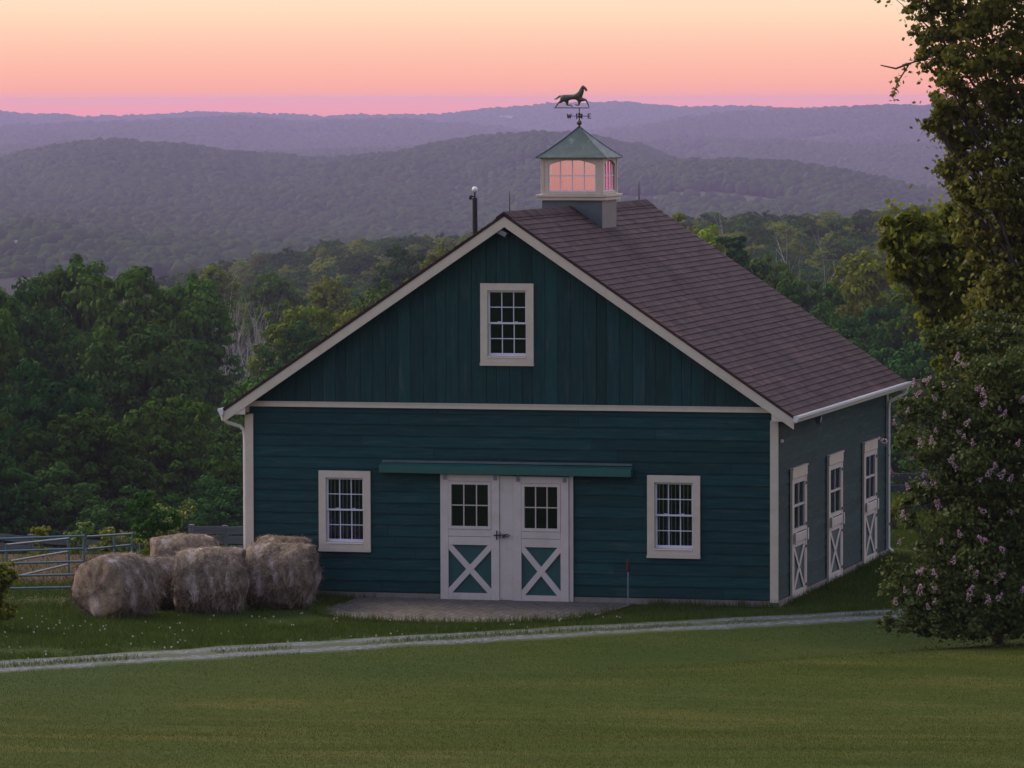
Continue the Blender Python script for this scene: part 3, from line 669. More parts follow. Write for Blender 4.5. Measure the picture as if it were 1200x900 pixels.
# windows
def grid(fr, mb, u0, u1, v0, v1, nu, nv, bw, w0, w1):
    for i in range(1, nu):
        u = u0 + (u1 - u0) * i / nu; fr.box(mb, u - bw / 2, u + bw / 2, v0, v1, w0, w1)
    for i in range(1, nv):
        v = v0 + (v1 - v0) * i / nv; fr.box(mb, u0, u1, v - bw / 2, v + bw / 2, w0 + .001, w1 - .001)
def frame(fr, mb, u0, u1, v0, v1, b, w0, w1, bb=None, bt=None):
    bb = bb or b; bt = bt or b
    fr.box(mb, u0, u0 + b, v0, v1, w0, w1); fr.box(mb, u1 - b, u1, v0, v1, w0, w1)
    fr.box(mb, u0 + b, u1 - b, v0, v0 + bb, w0, w1); fr.box(mb, u0 + b, u1 - b, v1 - bt, v1, w0, w1)
def window(fr, w, bars):
    u0, u1, v0, v1 = w
    mb = MB(); frame(fr, mb, u0, u1, v0 + .06, v1, .135, .002, .036, bb=.085, bt=.13)
    # jamb liner
    frame(fr, mb, u0 + .115, u1 - .115, v0 + .135, v1 - .11, .022, -.13, .004)
    wo_ = mb.build('window', M_trim, barn, bevel=.003)
    mb = MB(); fr.box(mb, u0 - .006, u1 + .006, v0, v0 + .058, .002, .055); fr.hx = 0
    fr.box(mb, u0 + .138, u1 - .138, v0 + .146, v0 + .17, -.06, .050, w1t=.04); mb.build('sill', M_trim, wo_, bevel=.003)
    a, b, c, d = u0 + .137, u1 - .137, v0 + .172, v1 - .132; m = (c + d) / 2
    mb = MB(); frame(fr, mb, a, b, m - .012, d, .032, -.06, -.030); grid(fr, mb, a + .03, b - .03, m + .02, d - .03, 3, 2, .016, -.052, -.034); mb.build('sash', M_vinyl, wo_)
    mb = MB(); frame(fr, mb, a, b, c, m + .022, .032, -.095, -.064, bb=.055); grid(fr, mb, a + .03, b - .03, c + .05, m - .01, 3, 2, .016, -.088, -.068)
    for s_ in (.28, .72): fr.box(mb, a + (b - a) * s_ - .03, a + (b - a) * s_ + .03, m + .023, m + .036, -.062, -.035)
    mb.build('sash', M_vinyl, wo_)
    mb = MB(); fr.box(mb, a + .03, b - .03, m + .01, d - .03, -.045, -.042); mb.build('pane', M_glass, wo_)
    mb = MB(); fr.box(mb, a + .03, b - .03, c + .05, m, -.080, -.077); mb.build('pane', M_glass, wo_)
    if bars:
        mb = MB()
        for i in range(9):
            u = a + .05 + (b - a - .1) * i / 8; mb.tube([fr.p(u, c - .02, -.14), fr.p(u, d + .02, -.14)], .009, 6)
        fr.box(mb, a, b, c, c + .03, -.16, -.125); fr.box(mb, a, b, d - .03, d, -.16, -.125)
        mb.build('window_bars', M_vinyl, wo_)
    return wo_
window(FRO, winL, True); window(FRO, winR, True); window(FRO, winG, False)
# sliding front doors on their track
def xbrace(fr, mb, u0, u1, v0, v1, bw, w0, t):
    fr.bar(mb, (u0, v0), (u1, v1), bw, t, w0); fr.bar(mb, (u0, v1), (u1, v0), bw, t, w0 - .002)
def leaf(u0, u1, dz, rust):
    fr = FRO; w0, w1 = .045, .085; B = -.115 + dz; T = 2.185 + dz; gu0, gu1, gv0, gv1 = u0 + .21, u1 - .20, 1.25 + dz, 2.00 + dz
    mb = MB(); st = .15
    fr.box(mb, u0, u0 + st, B, T, w0, w1, .4); fr.box(mb, u1 - st, u1, B, T, w0, w1, .7)
    for (a, b, tn) in ((B, B + .13, .3), (.895 + dz, 1.045 + dz, .6), (1.052 + dz, gv0 - .07, .45), (gv1 + .06, T, .5)):
        fr.box(mb, u0 + st + .002, u1 - st - .002, a, b, w0, w1 - .003, tn)
    xbrace(fr, mb, u0 + st - .01, u1 - st + .01, B + .12, .90 + dz, .105, w0 - .004, .038)
    do = mb.build('door', M_door, barn, bevel=.003)
    mb = MB(); fr.box(mb, u0 + st - .02, u1 - st + .02, B + .1, .93 + dz, .012, .042); mb.build('door_panel', M_panel, do)
    mb = MB(); frame(fr, mb, u0 + st + .004, u1 - st - .004, gv0 - .065, gv1 + .055, .055, w0 + .002, w1 + .006); grid(fr, mb, gu0 - .01, gu1 + .01, gv0 - .01, gv1, 3, 2, .018, w0 + .004, w1 - .01)
    mb.build('window_frame', M_door, do)
    mb = MB(); fr.box(mb, u0 + st, u1 - st, gv0 - .05, gv1 + .04, .046, .050); mb.build('pane', M_glass, do)
    for uu in (u0 + .09, u1 - .07):
        mb = MB(); fr.box(mb, uu - .035, uu + .035, T - .10, T - .005, w1 + .001, w1 + .012); fr.box(mb, uu - .01, uu + .01, T - .02, T + .05, w1 + .001, w1 + .010); mb.ball(fr.p(uu, T - .05, w1 + .013), .012, 8, 6); mb.build('door_bracket', M_galv, do)
    return do
dl = leaf(3.73, 4.84, .0, 0); dr = leaf(5.105, 6.14, -.02, 0)
mb = MB(); FRO.box(mb, 4.843, 5.100, -.10, 2.17, .030, .062, .4); mb.build('door_post', M_door, barn, bevel=.003)
mb = MB(); FRO.box(mb, 6.145, 6.215, -.15, 2.19, .0022, .05); mb.build('door_jamb', M_door, barn)
mb = MB(); mb.tube([(4.74, -.10, 1.08), (5.02, -.10, 1.10)], .012, 6); mb.tube([(4.80, -.11, 1.17), (4.80, -.11, 1.0)], .011, 6); mb.tube([(4.86, -.11, 1.15), (4.87, -.12, 1.03)], .010, 6); mb.ball((4.93, -.105, 1.06), .025, 8, 6); mb.tube([(4.95, -.10, 1.09), (5.0, -.12, 1.05), (5.05, -.10, 1.09)], .009, 6)
mb.build('latch', M_iron, dl)
mb = MB(); a0, a1 = 2.60, 7.33
p = [(a0, -.20, 2.20), (a1, -.20, 2.19), (a1, -.0, 2.19), (a0, -.0, 2.20), (a0, -.20, 2.33), (a1, -.20, 2.32), (a1, -.0, 2.37), (a0, -.0, 2.38)]
mb.hexa([Vector(v) for v in p]); mb.build('track_cover', M_track, barn, bevel=.004)
mb = MB(); FRO.box(mb, 2.62, 7.31, 2.381, 2.42, .001, .045); mb.build('track_flashing', M_flash, barn)
# floodlight under the peak
mb = MB(); mb.bar((4.80, -.17, 6.66), (5.02, -.17, 6.55), .12, .09, up=(0, 0, 1)); mb.bar((4.93, 0, 6.63), (4.92, -.15, 6.61), .04, .04); mb.build('floodlight', M_galv, barn, bevel=.01)
mb = MB(); mb.bar((10.0, 3.0, 3.1), (10.14, 3.0, 3.08), .04, .04); mb.bar((10.16, 2.93, 3.02), (10.16, 3.07, 3.12), .09, .07); mb.build('floodlight', M_galv, barn, bevel=.01)
mb = MB(); mb.ball((10.04, .14, 2.86), .035, 10, 8); mb.build('wall_knob', M_gut, barn)
# dutch doors in the side wall
for k, (a, b) in enumerate(dutch):
    fr = RIG; mb = MB(); 
    fr.box(mb, a, b, 2.10, 2.27, .002, .055); fr.box(mb, a - .02, b + .02, 2.272, 2.30, .002, .07)
    fr.box(mb, a, a + .10, -.13, 2.098, .002, .045); fr.box(mb, b - .10, b, -.13, 2.098, .002, .045)
    do = mb.build('stable_door', M_trim, barn, bevel=.003)
    u0, u1 = a + .105, b - .105
    mb = MB()
    frame(fr, mb, u0, u1, 1.10, 2.09, .10, .004, .04, bb=.07, bt=.09); fr.box(mb, (u0 + u1) / 2 - .0 - .012, (u0 + u1) / 2 + .012, 1.17, 2.0, .008, .03); fr.box(mb, u0 + .1, u1 - .1, 1.57, 1.61, .006, .034)
    mb.build('door_window', M_door, do)
    mb = MB(); fr.box(mb, u0 + .06, u1 - .06, 1.12, 2.06, -.004, .004); mb.build('pane', M_glass, do)
    mb = MB(); fr.box(mb, u0 - .02, u1 + .02, .93, 1.09, .046, .075); 
    for s_ in (0, 1):
        uu = u0 + .01 if s_ == 0 else u1 - .01
        fr.bar(mb, (uu, .90), (uu, 1.12), .09, .02, .077)
    mb.build('door_shelf', M_door, do, bevel=.01)
    mb = MB(); fr.box(mb, u0 + .02, u1 - .02, -.05, .92, .0025, .012); mb.build('door_panel', M_panel, do)
    mb = MB(); frame(fr, mb, u0, u1, -.10, .92, .10, .013, .04, bb=.14, bt=.08); xbrace(fr, mb, u0 + .09, u1 - .09, .03, .85, .09, .016, .022); mb.build('door_leaf', M_door, do, bevel=.003)
    for zz in (1.2, 1.95, .78, .08):
        mb = MB(); fr.box(mb, b - .14, b - .03, zz - .025, zz + .025, .046, .056); mb.build('hinge', M_iron, do)
# ---- cupola
CX, CY, HB = 5.0, 5.5, .60
mb = MB()
cup_z0 = 5.9
mb.box(CX - HB + .01, CX + HB - .01, CY - HB + .01, CY + HB - .01, roofz(CX + HB) - .3, 7.08)
cup = mb.build('cupola', M_flash, barn)
mb = MB(); mb.box(CX - .66, CX + .66, CY - .66, CY + .66, 7.081, 7.145); mb.box(CX - .69, CX + .69, CY - .69, CY + .69, 7.147, 7.195)
mb.box(CX - .61, CX + .61, CY - .61, CY + .61, 7.197, 7.23); mb.build('cupola_ledge', M_trim, cup, bevel=.006)
for i, (fr) in enumerate((FR((CX - HB, CY - HB, 0), (1, 0, 0), (0, -1, 0)), FR((CX + HB, CY - HB, 0), (0, 1, 0), (1, 0, 0)), FR((CX + HB, CY + HB, 0), (-1, 0, 0), (0, 1, 0)), FR((CX - HB, CY + HB, 0), (0, -1, 0), (-1, 0, 0)))):
    mb = MB(); e = 2 * HB; z0, z1 = 7.232, 7.90; o0, o1 = .13, e - .13
    fr.box(mb, .0, o0, z0, z1, -.05, .0); fr.box(mb, o1, e - .051, z0, z1, -.05, .0)
    fr.box(mb, o0, o1, z0, z0 + .015, -.05, -.001)
    K = 14                      # arched head
    for k in range(K):
        ua, ub = o0 + (o1 - o0) * k / K, o0 + (o1 - o0) * (k + 1) / K
        ar = lambda u: 7.75 + .10 * (1 - ((u - e / 2) / ((o1 - o0) / 2)) ** 2)
        mb.hexa([fr.p(ua, ar(ua), 0), fr.p(ub, ar(ub), 0), fr.p(ub, ar(ub), -.05), fr.p(ua, ar(ua), -.05), fr.p(ua, z1, 0), fr.p(ub, z1, 0), fr.p(ub, z1, -.05), fr.p(ua, z1, -.05)])
    fr.box(mb, -.012, .05, z0, z1, .001, .014); fr.box(mb, e - .05, e + .012, z0, z1, .001, .014)
    mb.build('cupola_wall', M_trim, cup)
    mb = MB(); grid(fr, mb, o0, o1, z0 + .015, 7.85, 4, 2, .016, -.035, -.02); frame(fr, mb, o0, o1, z0 + .015, 7.86, .02, -.04, -.015); mb.build('cupola_window', M_vinyl, cup)
    mb = MB(); dz = .62 * .0112
    # panes tilted back so that they mirror the low pink sky
    a_, b_, c_, d_ = o0, o1, z0 + .02, 7.85
    mb.add([fr.p(a_, c_, -.026), fr.p(b_, c_, -.026), fr.p(b_, d_, -.026 - dz), fr.p(a_, d_, -.026 - dz)], [(0, 1, 2, 3)]); mb.build('cupola_pane', M_mirror, cup)
mb = MB(); mb.box(CX - .5, CX + .5, CY - .5, CY + .5, 7.10, 7.24); mb.build('cupola_floor', M_soffit, cup)
mb = MB(); K = 8                                           # flared copper roof
prev = None; hs_ = []
for k in range(K + 1):
    t = k / K; half = .69 * (1 - t) + .02 * t; z = 7.90 + .57 * (t * .80 + .20 * t * t)
    hs_.append((half, z))
vs = []
for half, z in hs_: vs += [(CX - half, CY - half, z), (CX + half, CY - half, z), (CX + half, CY + half, z), (CX - half, CY + half, z)]
fs = [(4 * k + i, 4 * k + (i + 1) % 4, 4 * k + 4 + (i + 1) % 4, 4 * k + 4 + i) for k in range(K) for i in range(4)]
fs += [(3, 2, 1, 0), (4 * K, 4 * K + 1, 4 * K + 2, 4 * K + 3)]
mb.add(vs, fs)
for i, (sx, sy) in enumerate(((-1, -1), (1, -1), (1, 1), (-1, 1))):    # standing hip seams
    mb.tube([(CX + sx * h, CY + sy * h, z + .004) for h, z in hs_], .010, 5)
mb.box(CX - .695, CX + .695, CY - .695, CY + .695, 7.878, 7.899)
mb.build('cupola_roof', M_copper, cup)

# ---- weathervane: a thing of its own, turning on the cupola's peak
vx, vy = CX, CY
vane = empty('weathervane', (vx, vy, 8.445)); tag(vane, 'copper running horse weathervane with compass letters on the cupola peak', 'weathervane')
mb = MB(); mb.tube([(0, 0, 0), (0, 0, .40)], [.014, .010], 8); mb.tube([(0, 0, -.05), (0, 0, .06)], [.06, .018], 10); mb.build('spindle', M_iron, vane)
mb = MB(); mb.ball((0, 0, .115), .052, 14, 10); mb.build('ball', M_vane, vane, smooth=True)
mb = MB(); mb.ball((0, 0, .24), .036, 14, 10); mb.tube([(0, 0, .262), (0, 0, .34)], [.030, .008], 8); mb.build('ball', M_vane, vane, smooth=True)
mb = MB()
for d in ((1, 0), (-1, 0), (0, 1), (0, -1)): mb.tube([(0, 0, .24), (d[0] * .16, d[1] * .16, .24)], .007, 6)
mb.build('compass_arm', M_iron, vane)
def letter(ch, cx, cy, ax):
    S_ = {'W': [((-.04, .045), (-.02, -.045)), ((-.02, -.045), (0, .03)), ((0, .03), (.02, -.045)), ((.02, -.045), (.04, .045))],
          'E': [((-.025, -.045), (-.025, .045)), ((-.025, .04), (.03, .04)), ((-.025, 0), (.02, 0)), ((-.025, -.04), (.03, -.04))],
          'N': [((-.03, -.045), (-.03, .045)), ((-.03, .04), (.03, -.04)), ((.03, -.045), (.03, .045))],
          'S': [((.028, .03), (0, .045)), ((0, .045), (-.026, .025)), ((-.026, .025), (.026, -.02)), ((.026, -.02), (0, -.045)), ((0, -.045), (-.028, -.03))]}[ch]
    mb = MB()
    for a, b in S_:
        f = (lambda p: (cx + p[0], cy, .24 + p[1])) if ax == 'x' else (lambda p: (cx, cy + p[0], .24 + p[1]))
        mb.bar(f(a), f(b), .018, .018, up=(0, 1, 0) if ax == 'x' else (1, 0, 0))
    mb.build('compass_letter', M_iron, vane)
letter('W', -.20, 0, 'x'); letter('E', .20, 0, 'x'); letter('N', 0, .20, 'y'); letter('S', 0, -.20, 'y')
mb = MB(); mb.tube([(-.50, 0, .400), (.20, 0, .395)], .010, 6); mb.build('base_bar', M_vane, vane)
def skin_obj(name, verts, edges, rad, matl, parent, lv=2):
    me = bpy.data.meshes.new(name); me.from_pydata(verts, edges, []); me.materials.append(matl)
    o = bpy.data.objects.new(name, me); COL.objects.link(o); o.parent = parent
    m = o.modifiers.new('s', 'SKIN'); m.use_smooth_shade = True
    for i, r in enumerate(rad):
        sv = me.skin_vertices[0].data[i]; sv.radius = (r, r) if not hasattr(r, '__len__') else r; sv.use_root = (i == 0)
    ss = o.modifiers.new('d', 'SUBSURF'); ss.levels = ss.render_levels = lv
    return o
# running horse, nose to the right; z measured from the bar at .40
hv = [(-.30, 0, .605), (-.20, 0, .598), (-.10, 0, .600), (-.02, 0, .612),       # rump, loin, barrel, chest
      (.030, 0, .680), (.050, 0, .750), (.070, 0, .805), (.118, 0, .775), (.150, 0, .715),   # neck, poll, face, muzzle
      (.00, .0, .56), (.10, 0, .555), (.140, 0, .545), (.168, 0, .475), (.195, 0, .412),       # near foreleg reaching
      (.00, 0, .515), (-.005, 0, .450), (-.06, 0, .452), (-.078, 0, .468),                # folded foreleg
      (-.33, 0, .56), (-.365, 0, .515), (-.415, 0, .495), (-.455, 0, .430), (-.475, 0, .412),         # hind leg stretched back
      (-.26, 0, .54), (-.235, 0, .490), (-.245, 0, .448), (-.17, 0, .452), (-.135, 0, .412),          # hind leg under the belly
      (-.35, 0, .625), (-.40, 0, .615), (-.45, 0, .575), (-.495, 0, .562)]                 # tail
he = [(0, 1), (1, 2), (2, 3), (3, 4), (4, 5), (5, 6), (6, 7), (7, 8), (3, 9), (9, 10), (10, 11), (11, 12), (12, 13), (9, 14), (14, 15), (15, 16), (16, 17),
      (0, 18), (18, 19), (19, 20), (20, 21), (21, 22), (0, 23), (23, 24), (24, 25), (25, 26), (26, 27), (0, 28), (28, 29), (29, 30), (30, 31)]
hrad = [.058, .046, .050, .062, .056, .046, .038, .026, .018, .045, .026, .018, .011, .010, .024, .015, .011, .010, .045, .026, .016, .011, .012, .036, .022, .013, .011, .010, .022, .020, .016, .007]
skin_obj('horse', hv, he, [r * (1.28 if r > .03 else 1.15) for r in hrad], M_vane, vane)
mb = MB()
for i in range(9):
    t = i / 8; p = Vector((-.005, 0, .665)).lerp(Vector((.062, 0, .81)), t); mb.bar(p + Vector((.02, 0, -.01)), p + Vector((-.035, 0, -.015 + .01 * (i % 2))), .018, .022, up=(0, 1, 0))
mb.tube([(.080, .012, .80), (.078, .014, .835)], [.010, .002], 5); mb.tube([(.080, -.012, .80), (.078, -.014, .835)], [.010, .002], 5)
mb.build('mane', M_vane, vane)

# ------------------------------------------------------------------ yard things
# globe lamp pole behind the barn
pp = at(557, 108.5); pz = C[2] - (222 - 118) / 6000 * 108.5
po = empty('lamp_pole', tuple(pp)); tag(po, 'slim dark pole topped by a white globe rising behind the left roof slope', 'lamp post')
h_ = pz - pp[2]
mb = MB(); mb.tube([(0.03, 0, -.1), (0, 0, h_ - .18)], [.075, .055], 12); mb.build('pole', M_iron, po)
mb = MB(); mb.ball((0, 0, h_), .062, 16, 12); mb.build('globe', M_white, po, smooth=True)
mb = MB(); mb.tube([(0, 0, h_ - .19), (0, 0, h_ - .05)], [.022, .016], 8); mb.bar((0, 0, h_ - .16), (-.09, 0, h_ - .13), .03, .03); mb.bar((-.09, -.02, h_ - .18), (-.09, .02, h_ - .18), .06, .07); mb.build('bracket', M_iron, po)
# yard stake
st = empty('garden_stake', (7.31, -.35, GZ)); tag(st, 'thin metal stake with a rusty head standing against the front wall beside the doors', 'stake')
mb = MB(); mb.tube([(0, 0, -.1), (0, 0, .70)], .014, 8); mb.build('rod', M_galv, st)
M_rust = mat('rusty head', (.075, .028, .024), .8, .4)
mb = MB(); mb.tube([(0, 0, .62), (0, 0, .66), (0, 0, .80), (0, 0, .84)], [.018, .036, .034, .014], 8); mb.bar((0, 0, .84), (.03, 0, .92), .02, .02); mb.build('head', M_rust, st)

# hay bales
def bale(px, v, d, rz, r, L, label, seed, sag=1.0):
    q = at(px, d); o = None
    rs = np.random.RandomState(seed); nu, nv = 72, 26
    V = []; 
    prof_ = [0, .3, .6, .8, .92, 1.0] 
    ts = np.linspace(-1, 1, nv)
    rows = []
    for k, pf in enumerate(prof_[:-1]): rows.append((-L / 2 * (1.02 - .09 * pf ** 4), pf * .925))
    for t in ts: rows.append((t * L / 2 * .925, 1.0 - .085 * abs(t) ** 4))
    for k, pf in enumerate(prof_[:-1][::-1]): rows.append((L / 2 * (1.02 - .09 * pf ** 4), pf * .925))
    th = np.linspace(0, 2 * np.pi, nu, endpoint=False)
    for (a, f) in rows:
        rr = r * f * (1 + .11 * f ** 3 * (fbm(th * 2.5 + seed, th * 0 + a * 3, seed, 4) - .5) * 2 + .035 * np.sin(th * 2 + seed))
        y = rr * np.cos(th); z = rr * np.sin(th)
        z = np.where(z < 0, z * (.80 * sag), z * (1.0)); y = y * (1 + .07 * (1 - sag) + np.where(z < 0, .03, 0))
        ax = a + .10 * (fbm(y * 3 + 9, z * 3 + 9, seed + 5, 3) - .5) * 2
        V.append(np.stack([ax, y, z + r * .80 * sag], 1))
    nr = len(rows); V = np.concatenate(V); i, j = np.meshgrid(np.arange(nr - 1), np.arange(nu), indexing='ij'); j2 = (j + 1) % nu
    Fq = np.stack([(i * nu + j).ravel(), ((i + 1) * nu + j).ravel(), ((i + 1) * nu + j2).ravel(), (i * nu + j2).ravel()], 1)
    ob = mesh_np('hay_bale', V, Fq[:, ::-1], M_hay, tint=np.clip(rs.normal(.45, .05, len(Fq)), 0, 1), smooth=True)
    # loose stalks as part of the bale's own mesh
    n = 6000; idx = rs.randint(nu * 5, len(V) - nu * 5, n); P = V[idx]; c0 = np.array([0, 0, r * .8]); nr_ = P - c0; nr_[:, 0] *= .15; nr_ /= np.linalg.norm(nr_, axis=1)[:, None]
    tg = np.cross(nr_, [1, 0, 0]); tg /= np.linalg.norm(tg, axis=1)[:, None] + 1e-9
    dr = tg * rs.normal(0, .6, (n, 1)) + np.array([1, 0, 0]) * rs.normal(0, .55, (n, 1)) + nr_ * rs.uniform(.0, .22, (n, 1)) + np.array([0, 0, -.25])
    dr /= np.linalg.norm(dr, axis=1)[:, None]; ln = rs.uniform(.05, .20, (n, 1)); sd_ = np.cross(dr, nr_); sd_ /= np.linalg.norm(sd_, axis=1)[:, None] + 1e-9
    P = P + rs.normal(0, .02, P.shape); w = .0055
    T = np.stack([P - sd_ * w, P + sd_ * w, P + dr * ln], 1).reshape(-1, 3)
    lf = mesh_np('stalks', T, np.arange(len(T)).reshape(-1, 3), M_hay, tint=np.clip(rs.normal(.75, .25, n), 0, 1), parent=ob)
    tag(lf, kind='stuff')
    ob.location = tuple(q); ob.location.z -= .03; ob.rotation_euler.z = rz
    tag(ob, label, 'hay bale', 'round hay bales by the barn'); return ob
bale(134, 0, 90.4, R_(64), .66, .98, 'weathered round hay bale at the left end, nearest the metal gate', 1, .97)
bale(184, 0, 92.1, R_(48), .56, 1.0, 'low slumped hay bale second from the left, wedged behind the end one', 2, .9)
bale(247, 0, 91.2, R_(12), .66, 1.22, 'upright front hay bale in the middle of the row with loose stalks hanging', 3, 1.0)
bale(328, 0, 92.1, R_(4), .66, 1.24, 'front hay bale at the right end beside the teal wall', 4, 1.0)
bale(214, 0, 94.1, R_(20), .64, 1.25, 'rear hay bale with pinkish frayed top peeking over the middle pair', 5, 1.0)
bale(345, 0, 94.0, R_(10), .67, 1.0, 'darker rear hay bale touching the barn under the left window', 6, 1.0).location.y = -.74

# corral gate panels
def corral(p0, p1, zt0, zt1, nr, label, posts, zb=.12):
    """p0,p1 ground points; rails between heights"""
    p0 = Vector(p0); p1 = Vector(p1); root = empty('corral_panel', tuple(p0)); tag(root, label, 'gate', 'tubular corral panels left of the barn')
    d = p1 - p0
    mb = MB()
    for k in range(nr):
        t = k / (nr - 1); a = Vector((0, 0, zb + (zt0 - zb) * t)); b = d + Vector((0, 0, zb + (zt1 - zb) * t))
        mb = MB(); mb.tube([a, b], .020, 8); mb.build('rail', M_gate, root)
    for s in posts:
        b = d * s; mb = MB(); mb.tube([b + Vector((0, 0, -.02)), b + Vector((0, 0, zt0 + (zt1 - zt0) * s + .01))], .024, 8); mb.build('post', M_gate, root)
    return root
g0 = at(-60, 92.8); g1 = at(97, 93.2); g2 = at(153, 95.0)
corral(g0, g1, 1.15, 1.20, 5, 'front blue grey tubular corral panel beside the first hay bale', [0, .33, .995], zb=.26)
corral(g1 + np.array([.03, .03, 0]), g2, 1.18, 1.08, 5, 'short corral panel turning back behind the hay bales', [.6, 1.0], zb=.26)
corral(at(5, 95.5), at(78, 98.5), .84, .70, 3, 'slanting low corral panel inside the pen behind the front one', [0, 1], zb=.2)
# board fences
def fence(pts, zs, bh, label, m, th=.03, posth=1.25, jit=.02):
    root = empty('board_fence', tuple(pts[0])); o = Vector(pts[0]); tag(root, label, 'fence')
    for i in range(len(pts) - 1):
        a = Vector(pts[i]) - o; b = Vector(pts[i + 1]) - o
        for z in zs:
            mb = MB(); j1, j2 = random.uniform(-jit, jit), random.uniform(-jit, jit)
            mb.bar(a + Vector((0, -.06, z + j1)), b + Vector((0, -.06, z + j2)), th, bh, tint=random.random()); mb.build('board', m, root)
    for i in range(len(pts)):
        a = Vector(pts[i]) - o; mb = MB(); mb.bar(a + Vector((0, 0, -.3)), a + Vector((random.uniform(-.02, .02), 0, posth)), .11, .11, up=(0, 1, 0), tint=random.random()); mb.build('post', m, root)
fence([at(-90 + 62 * i, 112 + i * 1.2) for i in range(5)], [.72, .95, 1.18], .15, 'weathered grey board fence rising behind the corral pen', M_board, posth=1.28)
fence([at(222, 113), at(262, 113.3), at(300, 113.6)], [.84, 1.06, 1.28], .17, 'short grey plank fence section between the bales and the barn corner', M_board, posth=1.38)
fence([at(1030 + 55 * i, 113.0 + i * .5) for i in range(5)], [.08, .52, .78], .15, 'dark low board fence beyond the grass right of the barn', M_boardd, posth=.9)

# far houses and their lights
def house(px, d, w, dp, h, label, rz=.3, roofc=M_found):
    p = at(px, d); x, y, z = hills_z(np.array([float(px)]), np.array([float(d)])) if d > 2400 else (None, None, None)
    if z is not None: p = np.array([x[0], y[0], z[0] + .5])
    r = empty('house', tuple(p), rz); tag(r, label, 'house', 'far houses in the valley')
    mb = MB(); mb.box(-w / 2, w / 2, -dp / 2, dp / 2, -2, h); mb.build('wall', M_wall, r)
    mb = MB(); e = .5; hr_ = h + dp * .35
    mb.add([(-w / 2 - e, -dp / 2 - e, h - .1), (w / 2 + e, -dp / 2 - e, h - .1), (w / 2 + e, dp / 2 + e, h - .1), (-w / 2 - e, dp / 2 + e, h - .1), (-w / 2 - e, 0, hr_), (w / 2 + e, 0, hr_)],
           [(3, 2, 1, 0), (0, 1, 5, 4), (2, 3, 4, 5), (1, 2, 5), (3, 0, 4)]); mb.build('roof', roofc, r)
    for i in range(4):
        mb = MB(); xx = -w / 2 + w * (i + .5) / 4; mb.box(xx - .6, xx + .6, -dp / 2 - .05, -dp / 2 - .01, h * .35, h * .75); mb.build('window', M_iron, r)
    return r

# ------------------------------------------------------------------ foliage
def leaf_mesh(cent, nrm, size, rs, droop=0.0):
    """diamond leaves: centres (n,3), facing nrm, size (n,)"""
    n = len(cent); a = rs.normal(size=(n, 3)); nrm = nrm / (np.linalg.norm(nrm, axis=1)[:, None] + 1e-9)
    a[:, 2] -= droop
    a -= nrm * (a * nrm).sum(1)[:, None]; a /= np.linalg.norm(a, axis=1)[:, None] + 1e-9; b = np.cross(nrm, a)
    s = size[:, None]; w = rs.uniform(.55, .9, (n, 1))
    V = np.stack([cent - a * s * .5, cent + b * s * .5 * w - a * s * .05, cent + a * s * .55 + nrm * s * .08, cent - b * s * .5 * w - a * s * .05 + nrm * s * .12], 1).reshape(-1, 3)
    return V, np.arange(4 * n).reshape(-1, 4)
def clumpy(lobes, n, rs, size, shell=.55, jit=.9, gaps=.0, up=.35, flat=.8, loose=0, nf=.6):
    """leaf clumps through the volume of a list of lobes (x,y,z,r): sub-clumps sit on each lobe, leaves on each sub-clump"""
    L = np.array(lobes); w = L[:, 3] ** 2; w /= w.sum(); C_ = []; Nn = []; Sz = []; T = []
    for i, (x, y, z, r) in enumerate(L):
        k = max(8, int(w[i] * n)); m = max(5, int(10 * (r / L[:, 3].mean()) ** 1.5) + 7)
        dirs = rs.normal(size=(m, 3)); dirs /= np.linalg.norm(dirs, axis=1)[:, None]; dirs[:, 2] = dirs[:, 2] * .9 + .12
        rad = r * rs.uniform(shell, 1.0, (m, 1)); sc = np.array([x, y, z]) + dirs * rad * np.array([1, 1, flat]); sr = r * rs.uniform(.20, .44, m); st_ = rs.uniform(0, 1, m)
        pick = rs.randint(0, m, k); d2 = rs.normal(size=(k, 3)); d2 /= np.linalg.norm(d2, axis=1)[:, None]; d2[:, 2] = np.where(d2[:, 2] < -.2, d2[:, 2] * .45, d2[:, 2])
        rr = sr[pick] * rs.uniform(.55, 1.08, k); p = sc[pick] + d2 * rr[:, None] * np.array([1, 1, .68])
        C_.append(p); Nn.append(d2 * nf + rs.normal(size=(k, 3)) * jit * .5 + np.array([0, 0, up])); Sz.append(size * rs.uniform(.6, 1.35, k)); T.append(np.clip(st_[pick] * .5 + rs.uniform(0, .5, k), 0, 1))
        if loose:
            m = int(k * loose); p = np.array([x, y, z]) + rs.normal(size=(m, 3)) * r * .48
            C_.append(p); Nn.append(rs.normal(size=(m, 3))); Sz.append(size * rs.uniform(.6, 1.2, m)); T.append(rs.uniform(0, 1, m))
    return np.concatenate(C_), np.concatenate(Nn), np.concatenate(Sz), np.concatenate(T)
